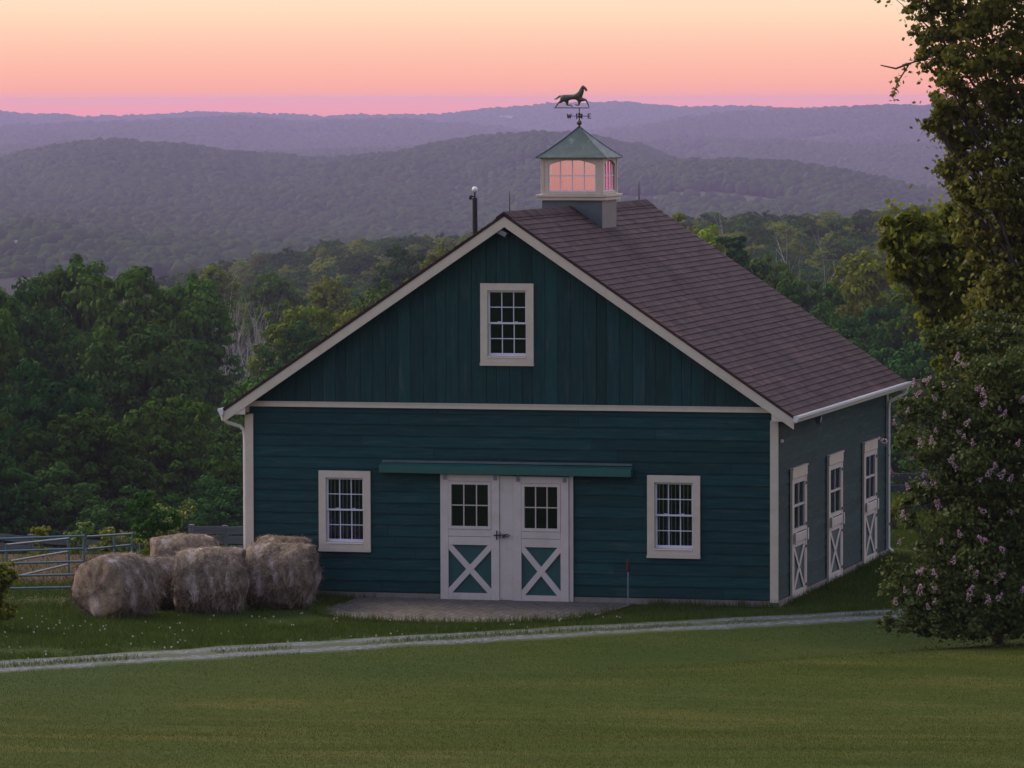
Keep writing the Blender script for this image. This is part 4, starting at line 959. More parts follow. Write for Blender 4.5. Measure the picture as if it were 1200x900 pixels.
def trunk_mesh(mb, H, r0, lobes, rnd, lean=0.0, top=.72):
    n = 7; pts = [Vector((lean * H * (i / n) ** 2 + rnd.uniform(-.02, .02) * H * (i > 0), rnd.uniform(-.02, .02) * H * (i > 0), H * top * i / n)) for i in range(n + 1)]
    mb.tube(pts, [r0 * (1.25 if i == 0 else 1) * (1 - .8 * i / n) for i in range(n + 1)], 8)
    for (x, y, z, r) in lobes:
        tz = max(.12, min(.95, (z - .25 * H) / (H * top) * .8)); k = tz * n; i = int(k); a = pts[i].lerp(pts[min(n, i + 1)], k - i)
        b = Vector((x, y, z)); mid = a.lerp(b, .5) + Vector((rnd.uniform(-.08, .08), rnd.uniform(-.08, .08), rnd.uniform(-.14, .02))) * (b - a).length; rr = r0 * (1 - .8 * tz) * .5
        mb.tube([a, mid, b], [rr, rr * .6, rr * .2], 5, cap=False)
        for q in range(3):
            e = b + Vector((rnd.gauss(0, .5) * r, rnd.gauss(0, .5) * r, rnd.gauss(.2, .4) * r)); mb.tube([mid.lerp(b, .6), e], [rr * .35, rr * .08], 4, cap=False)
def forest_proto(seed, H, R, nleaf, size, matl, shape='round'):
    rs = np.random.RandomState(seed); rnd = random.Random(seed); lobes = []
    n = 20 if shape != 'cone' else 16
    for i in range(n):
        ph = i * 2.399 + rs.uniform(-.3, .3); t = (i + .5) / n
        if shape == 'round':
            z = H * (.30 + .60 * t); prof2 = math.sin(math.pi * min(1, .18 + .80 * t)) ** .6; rad = R * prof2 * rs.uniform(.45, .78); r = R * rs.uniform(.27, .40)
        elif shape == 'tall':
            z = H * (.22 + .70 * t); prof2 = math.sin(math.pi * min(1, .12 + .82 * t)) ** .5; rad = R * prof2 * rs.uniform(.3, .72); r = R * rs.uniform(.30, .46)
        else:
            z = H * (.12 + .82 * t); rad = R * (1 - t) * rs.uniform(.3, .8); r = R * (.48 - .32 * t)
        lobes.append((rad * math.cos(ph), rad * math.sin(ph), z, r))
    for i in range(4): lobes.append((rs.uniform(-.2, .2) * R, rs.uniform(-.2, .2) * R, H * rs.uniform(.55, .86), R * .34))
    c, nn, sz, T = clumpy(lobes, nleaf, rs, size, shell=.6, jit=.4, nf=1.3, up=.35)
    V, Fq = leaf_mesh(c, nn, sz, rs)
    root = empty('tree'); cr = mesh_np('crown', V, Fq, matl, tint=T, parent=root)
    mb = MB(); trunk_mesh(mb, H, H * .017 + .05, lobes, rnd); mb.build('trunk', M_bark, root, smooth=True)
    return root
def copy_thing(root):
    r = root.copy(); COL.objects.link(r)
    for ch in root.children:
        c = ch.copy(); COL.objects.link(c); c.parent = r; c.matrix_parent_inverse = ch.matrix_parent_inverse.copy()
    return r
PH = 16.0
protos = []
for k, (nm, H, R_c, nl, sz, ml, shp) in enumerate([('maple_tree', PH, 5.6, 26000, .30, M_leafA, 'round'), ('maple_tree', PH, 5.2, 26000, .30, M_leafB, 'round'), ('oak_tree', PH, 6.0, 28000, .29, M_leafC, 'round'),
                                       ('ash_tree', PH, 4.6, 22000, .29, M_leafB, 'tall'), ('maple_tree', PH, 5.4, 26000, .30, M_leafA, 'tall'), ('hemlock_tree', PH, 3.6, 18000, .27, M_leafC, 'cone')]):
    p = forest_proto(100 + k, H, R_c, nl, sz, ml, shp); p.name = nm; protos.append([p, R_c, False])
placed = []; NTREE = 0
DESC = ['rounded mid green tree', 'light yellow green broad tree', 'dark green spreading tree', 'tall pale green tree', 'tall full green tree', 'dark pointed evergreen']
def put_tree(k, px, d, H, wid, label, group='trees of the woodland behind the barn'):
    global NTREE
    root, Rc, used = protos[k]
    o = root if not used else copy_thing(root); protos[k][2] = True
    p = at(px, d); o.location = tuple(p); o.location.z -= .3
    s = wid / 2 / Rc; o.scale = (s, s, H / PH); o.rotation_euler.z = random.uniform(0, 6.28)
    tag(o, label, 'tree', group); placed.append((px, d)); NTREE += 1
    return o
big = [ # bearing, distance, top drop, crown width (bearing units), kind, label
 (78, 420, 300, 135, 0, 'tall rounded maple whose crown tops the left group near the valley view'),
 (152, 405, 312, 130, 4, 'dark full tree just right of the tallest crown in the left group'),
 (20, 370, 337, 120, 2, 'dark spreading tree at the left edge below the tallest left crown'),
 (216, 440, 322, 95, 0, 'green tree at the right shoulder of the left tree group'),
 (-45, 340, 330, 150, 4, 'tree cut by the left edge of the view above the corral'),
 (168, 335, 388, 150, 2, 'broad dark tree in front of the left group, left of the bare trees'),
 (42, 305, 430, 150, 2, 'dark tree low at the left edge above the corral pen'),
 (108, 290, 476, 150, 0, 'shaded tree in the lower middle of the left group'),
 (205, 300, 462, 130, 4, 'shaded green tree below the bare trees'),
 (262, 318, 492, 140, 2, 'dark low tree beside the left corner of the barn'),
 (312, 350, 432, 140, 0, 'green tree just left of the barn eave'),
 (362, 400, 385, 125, 2, 'green tree showing above the left roof slope near the eave'),
 (250, 285, 560, 130, 2, 'lowest dark tree behind the bales and plank fence'),
 (60, 272, 545, 140, 2, 'lowest dark tree behind the corral at the left'),
 (150, 262, 572, 130, 2, 'dark bushy tree behind the weathered fence'),
 (-20, 262, 520, 130, 2, 'dark low tree at the left margin behind the corral'),
 (408, 455, 357, 110, 1, 'yellow green tree above the middle of the left roof slope'),
 (446, 500, 330, 90, 0, 'mid green tree over the left roof slope'),
 (245, 760, 306, 75, 1, 'yellow green crown at the back of the wood behind the bare trees'),
 (325, 720, 318, 72, 0, 'rounded green crown just right of and behind the bare trees'),
 (385, 620, 322, 78, 1, 'broad yellow green crown between the bare trees and the lamp pole'),
 (470, 700, 292, 70, 2, 'dark rounded crown under the left edge of the valley view near the lamp pole'),
 (520, 640, 285, 60, 1, 'pale green crown touching the roof edge below the lamp pole'),
 (350, 480, 352, 85, 3, 'light green crown over the lower left roof slope'),
 (790, 560, 252, 62, 3, 'light tree peeking over the roof right of the cupola'),
 (826, 520, 262, 60, 1, 'yellowish tree next to the dark conifer beyond the roof'),
 (858, 470, 257, 42, 5, 'dark pointed tree standing above the right roof slope'),
 (905, 520, 300, 90, 0, 'dusky tree right of the dark pointed one'),
 (1012, 500, 292, 110, 1, 'bright yellow green tree at the right beyond the roof'),
 (1050, 440, 350, 130, 2, 'dark green tree in the hollow beyond the right eave'),
 (985, 420, 372, 120, 2, 'shadowy tree just above the right eave'),
 (1085, 380, 400, 140, 2, 'dark tree between the barn and the big leafy tree'),
 (1030, 330, 450, 120, 2, 'low dark tree behind the right back corner of the barn'),
 (1090, 280, 500, 130, 2, 'low dark tree behind the flowering bush'),
 (940, 460, 330, 110, 4, 'grey green tree over the right roof slope'),
 (1130, 430, 300, 140, 0, 'green tree behind the large tree at the right'),
 (1180, 380, 330, 150, 2, 'dark tree behind the large tree at the right edge'),
]
for (px, d, v, wpx, k, lab) in big:
    g = at(px, d)[2]; top = C[2] - (v - 118) / 6000 * d; put_tree(k, px, d, max(6, (top - g) / .97), max(wpx / 6000 * d * 1.45, (top - g) * .52), lab)
# roof shades what stands behind: only bearings beside or above it are in view
def roof_line(px):
    if px < 262: return 999
    if px < 590: return 481 + (250 - 481) * (px - 262) / 328
    if px < 760: return 250
    if px < 1064: return 237 + (446 - 237) * (px - 760) / 304
    return 999
cand = []
rsf = np.random.RandomState(5)
d = 470.0
while d < 1620:
    step = 6.6 + d * .0022; n = int((2100 / 6000 * d) / 8.2)
    for px in np.linspace(-450, 1650, n) + rsf.uniform(-4000 / d, 4000 / d, n): cand.append((px, d + rsf.uniform(-4, 4)))
    d += step
far = []
near_cells = [(b[0], b[1], b[3]) for b in big]
for (px, d) in cand:
    H = rsf.uniform(12.5, 17.5); g = at(px, d)[2]; vt = 118 + (C[2] - g - H) / d * 6000
    hid = vt > roof_line(px) + 6 or not (-70 < px < 1230)
    if 225 < px < 335 and 500 < d < 820: continue          # opening with the bare trees
    if 925 < px < 985 and 520 < d < 640: continue
    if any(abs(px - b[0]) < b[2] * .45 and abs(d - b[1]) < 22 for b in near_cells): continue
    far.append((d, px, H, hid))
far.sort()
REST = []; MIDS = []
for i, (d, px, H, hid) in enumerate(far):
    k = int(rsf.choice([0, 0, 1, 1, 1, 2, 3, 3, 4, 5], 1)[0])
    wid = rsf.uniform(8.5, 13.5) if k != 5 else rsf.uniform(5, 6.5)
    if NTREE < 262 and not hid:
        o = put_tree(k, px, d, H, wid, None, group='middle distance trees of the wood'); MIDS.append((k, px, d, o))
    else: REST.append((px, d, H, wid, k))
DK = ['rounded green tree', 'pale green broad tree', 'dark spreading tree', 'tall pale tree', 'tall full tree', 'dark pointed tree']
def zone(px):
    for lim, nm in ((60, 'at the far left'), (160, 'over the left tree group'), (235, 'left of the bare trees'), (340, 'behind the bare trees'), (430, 'right of the bare trees'), (520, 'left of the lamp pole'), (700, 'by the lamp pole'), (840, 'beside the right roof slope'), (930, 'past the pointed evergreen'), (1020, 'over the right eave'), (1400, 'behind the large right tree')):
        if px < lim: return nm
cells = {}
for k, px, d, o in MIDS: cells.setdefault((k, zone(px), 'near row' if d < 560 else ('middle row' if d < 760 else 'rear row')), []).append((px, o))
ORD = ['first', 'second', 'third', 'fourth', 'fifth', 'sixth', 'seventh', 'eighth', 'ninth', 'tenth', 'eleventh', 'twelfth', 'thirteenth', 'fourteenth', 'fifteenth', 'sixteenth', 'seventeenth', 'eighteenth', 'nineteenth', 'twentieth', 'twenty first', 'twenty second', 'twenty third', 'twenty fourth']
for (k, zn, rw), L_ in cells.items():
    L_.sort(key=lambda t: t[0])
    for i, (px, o) in enumerate(L_):
        o['label'] = (DK[k] if len(L_) == 1 else ORD[i] + ' ' + DK[k] + ' from the left') + ', ' + rw + ' ' + zn
# the rest of the wood: one mass, crowns instanced on points
def gn_instances(name, P, scl, rot, matl, sources=None, ico=None, label=None):
    me = bpy.data.meshes.new(name); me.vertices.add(len(P)); me.vertices.foreach_set('co', np.asarray(P, np.float32).ravel())
    a = me.attributes.new('scl', 'FLOAT_VECTOR', 'POINT'); a.data.foreach_set('vector', np.asarray(scl, np.float32).ravel())
    a = me.attributes.new('rotz', 'FLOAT', 'POINT'); a.data.foreach_set('value', np.asarray(rot, np.float32))
    o = bpy.data.objects.new(name, me); COL.objects.link(o); me.materials.append(matl)
    ng = bpy.data.node_groups.new(name, 'GeometryNodeTree'); ng.interface.new_socket('Geometry', in_out='INPUT', socket_type='NodeSocketGeometry'); ng.interface.new_socket('Geometry', in_out='OUTPUT', socket_type='NodeSocketGeometry')
    gi = ng.nodes.new('NodeGroupInput'); go_ = ng.nodes.new('NodeGroupOutput'); mp = ng.nodes.new('GeometryNodeMeshToPoints'); ip = ng.nodes.new('GeometryNodeInstanceOnPoints')
    ng.links.new(gi.outputs[0], mp.inputs[0]); ng.links.new(mp.outputs[0], ip.inputs['Points'])
    na = ng.nodes.new('GeometryNodeInputNamedAttribute'); na.data_type = 'FLOAT_VECTOR'; na.inputs[0].default_value = 'scl'; ng.links.new(na.outputs[0], ip.inputs['Scale'])
    nb = ng.nodes.new('GeometryNodeInputNamedAttribute'); nb.data_type = 'FLOAT'; nb.inputs[0].default_value = 'rotz'
    cx_ = ng.nodes.new('ShaderNodeCombineXYZ'); ng.links.new(nb.outputs[0], cx_.inputs[2]); ng.links.new(cx_.outputs[0], ip.inputs['Rotation'])
    gti = ng.nodes.new('GeometryNodeGeometryToInstance')
    if sources:
        for s in sources:
            oi = ng.nodes.new('GeometryNodeObjectInfo'); oi.transform_space = 'ORIGINAL'; oi.inputs['Object'].default_value = s; ng.links.new(oi.outputs['Geometry'], gti.inputs[0])
    else:
        for k in range(4):
            ic = ng.nodes.new('GeometryNodeMeshIcoSphere'); ic.inputs['Radius'].default_value = 1; ic.inputs['Subdivisions'].default_value = ico
            sp = ng.nodes.new('GeometryNodeSetPosition'); nz = ng.nodes.new('ShaderNodeTexNoise'); nz.noise_dimensions = '4D'; nz.inputs['W'].default_value = k * 3.7; nz.inputs['Scale'].default_value = 1.9; nz.inputs['Detail'].default_value = 3
            pos = ng.nodes.new('GeometryNodeInputPosition'); sub = ng.nodes.new('ShaderNodeMath'); sub.operation = 'MULTIPLY_ADD'; sub.inputs[1].default_value = 1.5; sub.inputs[2].default_value = -.75
            vm = ng.nodes.new('ShaderNodeVectorMath'); vm.operation = 'SCALE'; ng.links.new(nz.outputs['Fac'], sub.inputs[0]); ng.links.new(pos.outputs[0], vm.inputs[0]); ng.links.new(sub.outputs[0], vm.inputs['Scale'])
            ng.links.new(ic.outputs[0], sp.inputs[0]); ng.links.new(vm.outputs[0], sp.inputs['Offset'])
            ss_ = ng.nodes.new('GeometryNodeSetShadeSmooth'); ng.links.new(sp.outputs[0], ss_.inputs[0]); sm_ = ng.nodes.new('GeometryNodeSetMaterial'); sm_.inputs['Material'].default_value = matl; ng.links.new(ss_.outputs[0], sm_.inputs[0]); ng.links.new(sm_.outputs[0], gti.inputs[0])
    ng.links.new(gti.outputs[0], ip.inputs['Instance']); ip.inputs['Pick Instance'].default_value = True
    ng.links.new(ip.outputs[0], go_.inputs[0])
    md = o.modifiers.new('inst', 'NODES'); md.node_group = ng
    return o
crowns = [[c for c in p[0].children if c.name.startswith('crown')][0] for p in protos]
for px in list(range(-560, -60, 62)) + list(range(1240, 1700, 62)) + list(range(480, 800, 70)):
    for d in (290, 345, 400, 450): REST.append((px + rsf.uniform(-20, 20), d + rsf.uniform(-15, 15), rsf.uniform(13, 17) if 480 <= px < 800 else rsf.uniform(15, 21), rsf.uniform(10, 13), 0))
if REST:
    P = np.array([at(r[0], r[1]) for r in REST]); P[:, 2] -= .3
    sc = np.array([(r[3] / 2 / 5.4, r[3] / 2 / 5.4, r[2] / PH) for r in REST])
    tag(gn_instances('far_wood', P, sc, rsf.uniform(0, 6.28, len(P)), M_leafA, sources=crowns[:5]), kind='stuff')
print('trees', NTREE, 'rest', len(REST))
# bare, grey trees in the opening of the wood
def bare(seed, H, matl):
    rnd = random.Random(seed); mb = MB()
    def grow(p, d, L, r, lv):
        n = 4; pts = [p]; q = p
        for i in range(n):
            d = (d + Vector((rnd.gauss(0, .10), rnd.gauss(0, .10), .05))).normalized(); q = q + d * L / n; pts.append(q)
        mb.tube(pts, [r * (1 - .6 * i / n) for i in range(n + 1)], 5 if lv else 7, cap=False, tint=rnd.random())
        if lv < 3:
            for k in range(4 if lv < 2 else 3):
                t = rnd.uniform(.3, 1); i = min(n - 1, int(t * n)); a = pts[i].lerp(pts[i + 1], t * n - i)
                nd = (d + Vector((rnd.gauss(0, .55), rnd.gauss(0, .55), rnd.uniform(-.05, .4)))).normalized(); grow(a, nd, L * rnd.uniform(.4, .62), r * .42, lv + 1)
    grow(Vector((0, 0, 0)), Vector((rnd.gauss(0, .05), rnd.gauss(0, .05), 1)), H * .62, H * .0125, 0)
    return mb
bm_ = [bare(40 + k, 17, M_pale) for k in range(3)]; bares = []
for k, m in enumerate(bm_):
    r = empty('bare_tree'); m.build('trunk', M_pale, r); bares.append([r, False])
BARE_L = ['leftmost', 'second', 'third', 'fourth', 'fifth', 'sixth', 'seventh', 'eighth', 'ninth', 'tenth', 'eleventh', 'twelfth', 'thirteenth', 'last']
bare_n = {0: 0, 1: 0}
for i, (px, d, v) in enumerate(sorted([(238, 560, 352), (250, 600, 345), (262, 620, 338), (272, 590, 330), (281, 640, 328), (290, 600, 345), (300, 660, 340), (312, 640, 352), (322, 670, 355), (246, 560, 400), (268, 555, 395), (284, 550, 385), (305, 590, 372), (255, 640, 342),
                               (945, 560, 275), (955, 540, 285), (965, 560, 280), (975, 530, 300), (990, 500, 318), (925, 500, 310), (1000, 470, 335), (875, 480, 300)])):
    r, used = bares[i % 3]; o = r if not used else copy_thing(r); bares[i % 3][1] = True
    g = at(px, d); top = C[2] - (v - 118) / 6000 * d; s = (top - g[2]) / 17 * 1.02; o.location = tuple(g); o.scale = (s * .62, s * .62, s); o.rotation_euler.z = random.uniform(0, 6.28)
    sd_i = int(px > 600); nm_ = BARE_L[bare_n[sd_i]]; bare_n[sd_i] += 1
    tag(o, nm_ + (' from the left of the thin grey bare trees left of the barn' if px < 600 else ' from the left of the bare trees above the right roof slope'), 'tree', 'bare trees left of the barn' if px < 600 else 'bare trees beyond the right roof slope')
# shrubs
def shrub(px, d, h, w, label, matl, seed, n=900, leaf=.085, z=None):
    rs = np.random.RandomState(seed); p = at(px, d); root = empty('shrub', tuple(p)); tag(root, label, 'shrub')
    lobes = [(rs.uniform(-.3, .3) * w, rs.uniform(-.3, .3) * w, h * rs.uniform(.18, .8), w * rs.uniform(.22, .34)) for _ in range(7)]
    c, nn, sz, T = clumpy(lobes, n, rs, leaf); V, Fq = leaf_mesh(c, nn, sz, rs); mesh_np('foliage', V, Fq, matl, tint=T, parent=root)
    mb = MB(); rnd = random.Random(seed)
    for (x, y, zz, r) in lobes: mb.tube([(x * .1, y * .1, -.1), (x * .5, y * .5, zz * .5), (x, y, zz)], [.02, .015, .006], 5, cap=False)
    mb.build('stem', M_bark, root)
shrub(132, 109, 1.75, 1.0, 'rounded yellow green shrub between the fence boards behind the end bale', M_shrub, 1, 1500)
shrub(92, 109.5, 1.5, .8, 'small bright shrub behind the corral, left of the rounded one', M_shrub, 2, 800)
shrub(192, 110, 2.15, 1.3, 'tall pale shrub above the middle hay bales', M_shrub, 3, 1400)
shrub(212, 108, 1.75, .6, 'thin leafy sapling just right of the pale shrub', M_shrub, 4, 350)
shrub(48, 109, 1.35, .7, 'sparse small shrub behind the left corral rails', M_leafM, 5, 500)
shrub(-12, 88.0, 1.35, 1.0, 'leafy green shrub at the left edge beside the corral rails', M_leafM, 6, 2400, .09)
shrub(178, 104, 1.5, 1.1, 'low dark shrub right behind the hay bales', M_leafC, 7, 1200)
shrub(1048, 108.5, .75, .6, 'small green weed clump by the barn back corner fence', M_leafM, 8, 400)

def big_plant(name, px, d, trunk_h, r0, lobes_px, n, leaf, matl, seed, label, cat, twigs=(), droop=.4, shell=.35):
    """a full tree or bush: lobes given as (bearing, drop, radius, depth) and turned into metres round its own foot"""
    rs = np.random.RandomState(seed); rnd = random.Random(seed); base = at(px, d); root = empty(name, tuple(base)); tag(root, label, cat); lobes = []
    for (lx, v, r, dy) in lobes_px:
        p = at(lx, d + dy, v) - base; lobes.append((p[0], p[1], p[2], r / 6000 * d))
    c, nn, sz, T = clumpy(lobes, n, rs, leaf, shell=shell, jit=1.3, flat=1.0, loose=.22)
    V, Fq = leaf_mesh(c, nn, sz, rs, droop); mesh_np('crown' if 'tree' in name else 'foliage', V, Fq, matl, tint=T, parent=root)
    mb = MB(); trunk_mesh(mb, trunk_h, r0, [l for l in lobes], rnd, top=.8)
    for tw in twigs:
        pts = [Vector(at(a, d + dy, v) - base) for a, v, dy in tw]; mb.tube(pts, [.02 * (1 - i / len(pts)) + .004 for i in range(len(pts))], 5, cap=False)
    mb.build('trunk' if 'tree' in name else 'stem', M_bark, root, smooth=True)
    return root, lobes
treeR, lobR = big_plant('large_tree', 1265, 90.5, 10.5, .22, [
  (1250, -120, 110, 0), (1160, -60, 70, .5), (1100, -25, 48, -.4), (1190, 20, 72, -.8), (1132, 30, 48, .3), (1085, 10, 30, .2), (1060, -12, 22, .2), (1104, 62, 34, .4), (1100, 78, 24, 0), (1145, 88, 45, -.5), (1200, 100, 62, .5), (1118, 122, 36, 0), (1160, 150, 50, .4), (1098, 146, 18, -.1),
  (1200, 185, 62, -.4), (1138, 190, 40, .2), (1118, 205, 20, .1), (1132, 228, 26, -.2), (1112, 150, 24, .2), (1165, 230, 46, -.5), (1122, 168, 26, .4), (1205, 265, 58, .5), (1170, 295, 44, 0), (1140, 258, 24, .3), (1195, 345, 58, -.4), (1158, 362, 36, .3), (1185, 420, 52, 0), (1150, 425, 32, .2), (1270, 60, 90, 0), (1280, 200, 90, 0), (1270, 330, 80, 0)],
  74000, .10, M_leafR, 21, 'large leafy tree filling the right edge of the view against the sunset sky', 'tree',
  twigs=[[(1110, 60, 0), (1085, 70, 0), (1066, 76, 0), (1052, 98, 0), (1046, 116, 0)], [(1090, 10, 0), (1055, -5, 0), (1015, -2, 0)], [(1066, 76, 0), (1050, 82, 0), (1032, 78, 0)]])
rs = np.random.RandomState(8)        # leaves along the free hanging twigs
base = np.array(treeR.location); pts = []
for tw in ([(1085, 70), (1066, 76), (1058, 88), (1052, 98), (1049, 108), (1046, 116)], [(1090, 10), (1075, 2), (1055, -5), (1035, -2), (1018, 0)]):
    for i in range(60):
        k = rs.randint(0, len(tw) - 1); t = rs.uniform(); a = np.array(tw[k]) * (1 - t) + np.array(tw[k + 1]) * t; pts.append(at(a[0] + rs.normal(0, 3.2), 90.5 + rs.normal(0, .06), a[1] + rs.normal(0, 3.2)) - base)
V, Fq = leaf_mesh(np.array(pts), rs.normal(size=(len(pts), 3)), np.full(len(pts), .085), rs, .5); mesh_np('hanging_leaves', V, Fq, M_leafR, tint=rs.uniform(0, 1, len(pts)), parent=treeR)
big_plant('maple_tree', 1120, 104, 6.2, .13, [(1062, 268, 26, 0), (1045, 290, 17, .2), (1085, 292, 30, -.2), (1060, 318, 20, .2), (1105, 270, 26, .3), (1108, 325, 34, 0), (1082, 345, 20, .2), (1135, 300, 34, -.3), (1128, 365, 34, .2), (1102, 382, 22, 0), (1150, 400, 38, 0), (1125, 425, 26, .2), (1165, 340, 40, 0), (1170, 440, 36, 0), (1120, 250, 20, 0)],
  22000, .15, M_leafM, 22, 'yellow green maple reaching out between the barn roof and the large right tree', 'tree')
lil, lobL = big_plant('lilac_bush', 1170, 86.4, 3.6, .09, [(1150, 668, 74, -.3), (1108, 640, 46, 0), (1085, 690, 42, -.6), (1062, 700, 24, -.6), (1080, 585, 26, 0), (1120, 575, 50, .2), (1088, 520, 34, .2), (1075, 482, 26, 0), (1110, 470, 38, .3), (1118, 520, 42, -.3), (1150, 500, 48, 0), (1165, 560, 60, -.3), (1200, 630, 76, .2), (1190, 700, 56, -.3), (1130, 712, 40, -.7), (1150, 728, 44, -.9), (1100, 726, 34, -.9), (1075, 730, 22, -.9), (1185, 722, 36, -1.0), (1160, 732, 26, -1.1), (1215, 724, 40, -.8), (1128, 730, 24, -1.1),  (1105, 400, 22, 1.5), (1148, 405, 36, 1.5), (1190, 400, 36, 1.2), (1042, 735, 14, -.9), (1048, 668, 14, -.3), (1195, 490, 58, .3), (1215, 560, 70, -.2), (1150, 445, 34, .2), (1190, 440, 40, -.2), (1062, 520, 14, 0), (1066, 612, 12, 0), (1250, 640, 80, 0), (1250, 500, 70, 0)],
  80000, .075, M_leafL, 23, 'big lilac bush with pink blossoms in front of the right side of the barn', 'lilac bush', droop=0, shell=.3)
# blossom panicles
rs = np.random.RandomState(44)
V0 = []; n = 46
for i in range(n):
    t = rs.uniform(0, 1); a = rs.uniform(0, 6.28); r = .055 * (1 - t * .75); V0.append((r * math.cos(a), r * math.sin(a), t * .17))
V0 = np.array(V0); Vb, Fb = leaf_mesh(V0, V0 * np.array([1, 1, .2]) + rs.normal(size=V0.shape) * .03, np.full(n, .034), rs)
b0 = mesh_np('blossom', Vb, Fb, M_blos, tint=rs.uniform(0, 1, n), parent=lil)
bl_px = [(1130, 430), (1121, 424), (1083, 450), (1078, 456), (1142, 458), (1150, 466), (1146, 474), (1092, 505), (1088, 518), (1077, 523), (1049, 500), (1045, 556), (1040, 520), (1062, 484), (1110, 540), (1118, 548), (1160, 545), (1164, 556), (1058, 610), (1054, 640), (1072, 645), (1099, 634), (1088, 702), (1082, 708), (1093, 688), (1056, 690), (1046, 706), (1110, 655), (1120, 625), (1150, 598), (1170, 640), (1182, 600), (1190, 690), (1150, 700), (1140, 560), (1100, 596), (1114, 600), (1130, 660), (1148, 630), (1168, 480), (1186, 520), (1068, 540), (1104, 488), (1126, 496), (1090, 672), (1070, 668), (1128, 690), (1198, 560), (1160, 678), (1194, 470), (1096, 470), (1120, 505), (1136, 520), (1064, 574), (1080, 560), (1176, 560)]
basel = np.array(lil.location)
for i, (px, v) in enumerate(bl_px + [(rs.uniform(1060, 1200), rs.uniform(450, 710)) for _ in range(14)]):
    o = b0 if i == 0 else b0.copy()
    if i: COL.objects.link(o)
    # sit on the near face of the foliage at that bearing
    P0 = at(px, 86.4, v) - basel; best = 0.0
    for (x, y, z, r) in lobL:
        dl_ = (P0[0] - x) * RT[0] + (P0[1] - y) * RT[1]; dz = P0[2] - z; rr = r * r - dl_ * dl_ - dz * dz
        if rr > 0:
            q = (x * FH[0] + y * FH[1]) - (P0[0] * FH[0] + P0[1] * FH[1]) - math.sqrt(rr); best = min(best, q)
    P0 = P0 + FH * (best - .06); o.location = tuple(P0); s = rs.uniform(.55, 1.05); o.scale = (s, s, s); o.rotation_euler = (rs.normal(0, .5), rs.normal(0, .5), rs.uniform(0, 6))

# canopy of the far hills: crowns on points, only slopes that face the yard
rsh = np.random.RandomState(77); pts = []; sc = []
for (d0, d1, sp, rad) in ((2400, 4000, 7.5, 4.6), (4000, 6000, 7.5, 4.4), (6000, 8400, 9.5, 5.2), (8400, 10600, 12, 6.0), (10600, 13500, 14, 7)):
    n = int((2700 / 6000) * (d1 ** 2 - d0 ** 2) / 2 / sp ** 2)
    d = np.sqrt(rsh.uniform(d0 ** 2, d1 ** 2, n)); px = rsh.uniform(-750, 1950, n)
    if d0 > 3900: k_ = vis_at(px, d); d = d[k_]; px = px[k_]
    x, y, z = hills_z(px, d); keep = clear_f(x, y, d) < .5; x, y, z, d = x[keep], y[keep], z[keep], d[keep]
    r = rad * rsh.uniform(.65, 1.3, len(x)); pts.append(np.stack([x, y, z + r * .8], 1)); sc.append(np.stack([r, r, r * rsh.uniform(.8, 1.35, len(x))], 1))
P = np.concatenate(pts); sc = np.concatenate(sc); print('hill crowns', len(P))
tag(gn_instances('hill_forest', P, sc, rsh.uniform(0, 6.28, len(P)), M_far, ico=2), kind='stuff')
def slope_d(px, v):
    for d in np.arange(2420, 4200, 10.):
        z = hills_z(np.array([float(px)]), np.array([d]))[2][0]
        if 118 + (C[2] - z) / d * 6000 <= v: return float(d)
    return 2900.0
house(25, slope_d(25, 298), 13, 8, 4.5, 'white long house among valley trees at the far left')
house(385, 12000, 30, 14, 12, 'tiny bright house on the far ridge left of the roof peak')
house(594, 11800, 30, 14, 12, 'tiny bright house on the far ridge nearer the weathervane')
house(548, slope_d(548, 270), 20, 10, 4, 'pale long farm building in the valley just above the treetops by the lamp pole')

# ------------------------------------------------------------------ grass
def blades(name, x, y, h, w, matl, seed, lean=.35):
    rs = np.random.RandomState(seed); n = len(x); z = ground(x, y) - .005; P = np.stack([x, y, z], 1); a = rs.uniform(0, 6.28, n)
    t = np.stack([np.cos(a), np.sin(a), 0 * a], 1) * (w / 2)[:, None]; ln = rs.normal(0, lean, (n, 2)) * h[:, None]
    tip = P + np.stack([ln[:, 0], ln[:, 1], h], 1)
    V = np.stack([P - t, P + t, tip], 1).reshape(-1, 3)
    tag(mesh_np(name, V, np.arange(3 * n).reshape(-1, 3), matl, tint=np.clip(rs.normal(.5, .22, n), 0, 1)), kind='stuff')
rg = np.random.RandomState(9)
def in_barn(x, y): return (x > -.02) & (x < W + .03) & (y > -.03) & (y < D + .02)
from math import hypot
RP = np.array(ROAD)
def road_dist(x, y):
    best = np.full(len(x), 99.)
    for a, b in zip(RP[:-1], RP[1:]):
        d = b - a; t = np.clip(((x - a[0]) * d[0] + (y - a[1]) * d[1]) / (d @ d), 0, 1); best = np.minimum(best, np.hypot(x - a[0] - t * d[0], y - a[1] - t * d[1]))
    return best
def in_poly(x, y, P):
    c = np.zeros(len(x), bool)
    for i in range(len(P)):
        x1, y1 = P[i]; x2, y2 = P[i - 1]
        m = ((y1 > y) != (y2 > y)) & (x < (x2 - x1) * (y - y1) / (y2 - y1 + 1e-12) + x1); c ^= m
    return c
n = 1450000; q = np.sqrt(rg.uniform(29 ** 2, 118 ** 2, n)); px = rg.uniform(-300, 1500, n)
x = C[0] + q * (FH[0] + RT[0] * (px - 600) / 6000); y = C[1] + q * (FH[1] + RT[1] * (px - 600) / 6000)
